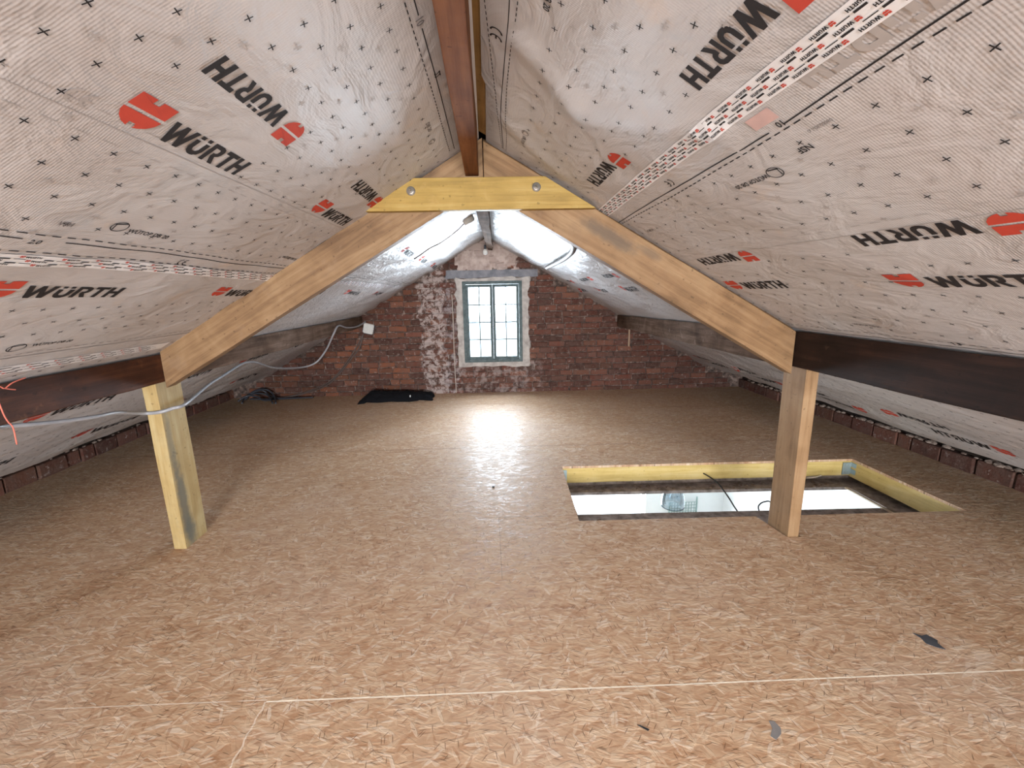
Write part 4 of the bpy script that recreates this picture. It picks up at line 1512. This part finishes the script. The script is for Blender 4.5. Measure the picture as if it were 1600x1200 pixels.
n_l = Vector((SL * CS, 0, -CS))
bm = bmesh.new()
lathe(bm, [(0.0, -0.03), (0.052, -0.03), (0.054, 0.020), (0.046, 0.036), (0.0, 0.040)], (0, 0, 0), 28)
qd = Vector((0, 0, 1)).rotation_difference(n_l)
mw = qd.to_matrix().to_4x4()
mw.translation = RP(-1, 4.05, 0.175) + n_l * 0.006
bm.transform(mw)
bmesh.ops.recalc_face_normals(bm, faces=bm.faces)
tag(link('junction_box', bm, 'plastic_white', mw=mw), 'small round pale fitting stuck on the left sheet just behind the collar beam', 'electrical box')


def cable(pts, r, mat, label, cat='cable', name='cable', group=None, smooth=8):
    bm = bmesh.new()
    tube(bm, pts, r, 10, smooth)
    return tag(link(name, bm, mat), label, cat, group)


cable([[-1.771, 1.4, 0.99], [-1.868, 1.7, 0.932], [-1.854, 1.8, 0.911], [-1.844, 1.92, 0.888], [-1.824, 2.05, 0.87], [-1.831, 2.18, 0.853],
       [-1.825, 2.328, 0.808], [-1.745, 2.330, 0.812], [-1.700, 2.36, 0.823], [-1.671, 2.42, 0.831], [-1.778, 2.8, 0.858], [-1.849, 3.1, 0.87],
       [-1.954, 3.5, 0.879], [-1.996, 3.7, 0.869], [-2.029, 3.9, 0.833], [-2.069, 4.3, 0.72], [-2.073, 4.9, 0.625]] + [[-1.953, 5.0, 0.663], [-1.825, 5.0, 0.806], [-1.695, 4.9, 0.985], [-1.688, 5.07, 1.063], [-1.689, 5.36, 1.019], [-1.69, 5.78, 1.003], [-1.639, 6.0, 1.045]],
      0.0095, 'cable_grey', 'thick grey cable sagging from the left across the yellowish post to the white junction box')
cable([[-1.723, 6.135, 0.86], [-1.787, 6.134, 0.685], [-1.926, 6.138, 0.518], [-2.066, 6.142, 0.357], [-2.204, 6.146, 0.223], [-2.348, 6.15, 0.134],
       [-2.534, 6.155, 0.073], [-2.746, 6.155, 0.022], [-2.919, 6.122, 0.012], [-3.086, 6.105, 0.012]], 0.010, 'cable_brown',
      'brown cable hanging from the junction box, the one nearer the window', group='cables from the junction box')
cable([[-1.715, 6.128, 0.87], [-1.839, 6.127, 0.67], [-1.99, 6.132, 0.475], [-2.13, 6.136, 0.314], [-2.276, 6.14, 0.198], [-2.435, 6.145, 0.128],
       [-2.639, 6.151, 0.059], [-2.844, 6.14, 0.014], [-2.975, 6.053, 0.012]], 0.009, 'cable_brown',
      'brown cable hanging from the junction box, the one nearer the left purlin', group='cables from the junction box')
cable([[-0.478, 6.106, 1.386], [-0.476, 6.106, 1.039], [-0.482, 6.106, 0.504], [-0.475, 6.090, 0.012]], 0.0062, 'cable_white',
      'thin pale cable running straight down the gable left of the window')
coils = [[[-3.312, 5.845, 0.012], [-3.385, 6.08, 0.04], [-3.26, 6.099, 0.12], [-3.133, 6.095, 0.144], [-3.034, 6.092, 0.096], [-2.95, 6.0, 0.03], [-2.843, 5.786, 0.012]],
         [[-3.368, 6.03, 0.014], [-3.29, 6.09, 0.093], [-3.153, 6.085, 0.126], [-3.073, 6.07, 0.07], [-2.887, 5.791, 0.012]],
         [[-3.375, 5.994, 0.014], [-3.32, 6.07, 0.066], [-3.176, 6.07, 0.090], [-3.058, 6.07, 0.051], [-2.901, 6.06, 0.014], [-2.638, 6.06, 0.014]],
         [[-3.3, 6.04, 0.02], [-3.048, 6.026, 0.012], [-2.762, 6.05, 0.012], [-2.46, 6.06, 0.014]],
         [[-3.42, 5.95, 0.014], [-3.33, 6.02, 0.07], [-3.2, 6.03, 0.05], [-3.1, 5.98, 0.014], [-2.98, 5.97, 0.012]]]
for c_, l_ in zip(coils, ('slate-blue cable making the tallest arch of the tangle in the far left corner', 'slate-blue cable making the second arch inside the tallest one of the corner tangle',
                          'slate-blue cable with a low arch, trailing right from the corner tangle along the gable', 'slate-blue cable lying flat along the foot of the gable below the junction box cables',
                          'short slate-blue cable with a small arch at the left end of the corner tangle')):
    cable(c_, 0.011, 'cable_dark', l_, group='tangle of slate-blue cables')
# wire stapled along the left sheet
cable([list(on_slope(-1, 4.08, s_, 0.016)) for s_ in (0.20, 0.23)] + [list(on_slope(-1, y_, s_, 0.016)) for y_, s_ in ((4.176, 0.287), (4.252, 0.398), (4.265, 0.505), (4.215, 0.603), (4.228, 0.71), (4.24, 0.78))],
      0.006, 'cable_brown', 'thin brown wire running down the left sheet from the small round fitting', smooth=6)

cable([list(on_slope(1, y_, s_, 0.034)) for y_, s_ in ((3.15, 0.74), (3.40, 0.785), (3.79, 0.815), (4.31, 0.823), (5.18, 0.835))],
      0.022, 'cable_brown', 'thick brown cable crossing the right sheet between the rafter and the gable window', smooth=8)

# red twine at the near end of the left purlin
tw = tag(empty('red_twine', (-1.69, 1.58, 1.10)), 'red twine hanging on the dark purlin at the left edge of the view', 'twine')
for pts in ([[-1.70, 1.40, 1.135], [-1.694, 1.534, 1.124], [-1.69, 1.57, 1.112], [-1.69, 1.583, 1.103], [-1.69, 1.613, 1.117], [-1.69, 1.659, 1.126]],
            [[-1.69, 1.583, 1.103], [-1.69, 1.598, 1.097], [-1.69, 1.616, 1.091]],
            [[-1.692, 1.552, 1.119], [-1.69, 1.553, 1.082], [-1.69, 1.556, 1.042], [-1.69, 1.560, 1.01], [-1.69, 1.567, 0.985], [-1.69, 1.577, 0.961], [-1.69, 1.575, 0.90]]):
    bm = bmesh.new()
    tube(bm, pts, 0.0022, 6, 6)
    link('strand', bm, 'twine', tw)

# batten stub on the gable at the right purlin
bm = bmesh.new()
box(bm, 1.970, 1.992, -0.018, 0.0, 0.62, 0.885)
bmesh.ops.bevel(bm, geom=bm.edges[:], offset=0.003, segments=1, affect='EDGES')
tag(link('batten', bm, 'reed', mw=GW), 'short upright pale batten on the brick gable below the far end of the right purlin', 'batten')

# black cloth crumpled on the floor against the gable
cl = tag(empty('jacket', (-1.25, 5.9, 0.0)), 'black jacket crumpled on the floor against the gable, left of the window', 'clothing')
bm = bmesh.new()
nx, ny = 64, 26
outl_f = lambda t: 5.70 + (-0.085 if t < 0.08 else -0.01) * (1 - t) + 0.05 * math.sin(t * 3.0) * (t > 0.8) + 0.02 * math.sin(t * 17)
outl_b = lambda t: 6.03 - 0.03 * t
vv = {}
for i in range(nx + 1):
    t = i / nx
    for j in range(ny + 1):
        u = j / ny
        x = -1.735 + 0.965 * t + 0.02 * noise.noise(Vector((t * 5, u * 3, 0)))
        yf = outl_f(t) + 0.02 * noise.noise(Vector((t * 9, 4, 0)))
        yb_ = outl_b(t) + (-0.18 * (1 - t / 0.10) if t < 0.10 else 0)
        yy = yf + (yb_ - yf) * u
        edge = min(1, t / 0.13) ** 0.8 * min(1, (1 - t) / 0.08) ** 0.6
        prof_ = min(1, u / 0.30) ** 0.7 * min(1, (1.02 - u) / 0.08)
        hgt = 0.018 + edge * prof_ * (0.088 - 0.035 * t + 0.030 * noise.noise(Vector((t * 6, u * 2.5, 1))) + 0.018 * noise.noise(Vector((t * 14, u * 8, 2))))
        if j in (0, ny) or i in (0, nx):
            hgt = 0.002
        vv[i, j] = bm.verts.new((x, yy, hgt))
for i in range(nx):
    for j in range(ny):
        f = bm.faces.new((vv[i, j], vv[i + 1, j], vv[i + 1, j + 1], vv[i, j + 1]))
        f.smooth = True
link('body', bm, 'cloth', cl)
bm = bmesh.new()
box(bm, -1.066, -1.052, 5.705, 5.712, 0.058, 0.084)
bmesh.ops.rotate(bm, verts=bm.verts, cent=(-1.06, 5.71, 0.05), matrix=Matrix.Rotation(R(-25), 3, 'X'))
link('tag', bm, 'label_white', cl)

# small scraps on the floor in the foreground
def scrap(name, pts, mat, label, h=0.002, cat='scrap'):
    bm = bmesh.new()
    vs = [bm.verts.new((x, y, 0.0008 + h + 0.003 * noise.noise(Vector((x * 60, y * 60, 0))))) for x, y in pts]
    f = bm.faces.new(vs)
    e = bmesh.ops.extrude_face_region(bm, geom=[f])
    bmesh.ops.translate(bm, verts=[v for v in e['geom'] if isinstance(v, bmesh.types.BMVert)], vec=(0, 0, -h - 0.0005))
    bmesh.ops.recalc_face_normals(bm, faces=bm.faces)
    return tag(link(name, bm, mat), label, cat)


scrap('foil_scrap', [(1.706, 1.446), (1.728, 1.431), (1.752, 1.434), (1.768, 1.404), (1.752, 1.388), (1.752, 1.358), (1.730, 1.372), (1.708, 1.392), (1.714, 1.418)], 'scrap',
      'torn dark grey scrap lying on the floor at the lower right')
scrap('paper_scrap', [(0.888, 1.130), (0.905, 1.128), (0.912, 1.105), (0.900, 1.085), (0.872, 1.068), (0.862, 1.082), (0.884, 1.105)], 'scrap_grey',
      'small flat grey scrap on the floor near the bottom edge of the view', 0.001)
scrap('wood_splinter', [(0.452, 1.148), (0.462, 1.146), (0.486, 1.128), (0.480, 1.124)], 'cable_black', 'tiny black sliver on the floor near the bottom edge of the view', 0.0015, 'splinter')
bm = bmesh.new()
for (x, y, r_) in ((0.007, 2.98, 0.008),):
    res = bmesh.ops.create_icosphere(bm, subdivisions=2, radius=r_)
    for v in res['verts']:
        v.co = Vector((v.co.x * 1.3, v.co.y, v.co.z * 0.6)) + Vector((x, y, r_ * 0.6))
tag(link('pebble', bm, 'cable_black'), 'tiny dark crumb on the floor in the bright window reflection', 'crumb')
bpy.context.view_layer.update()
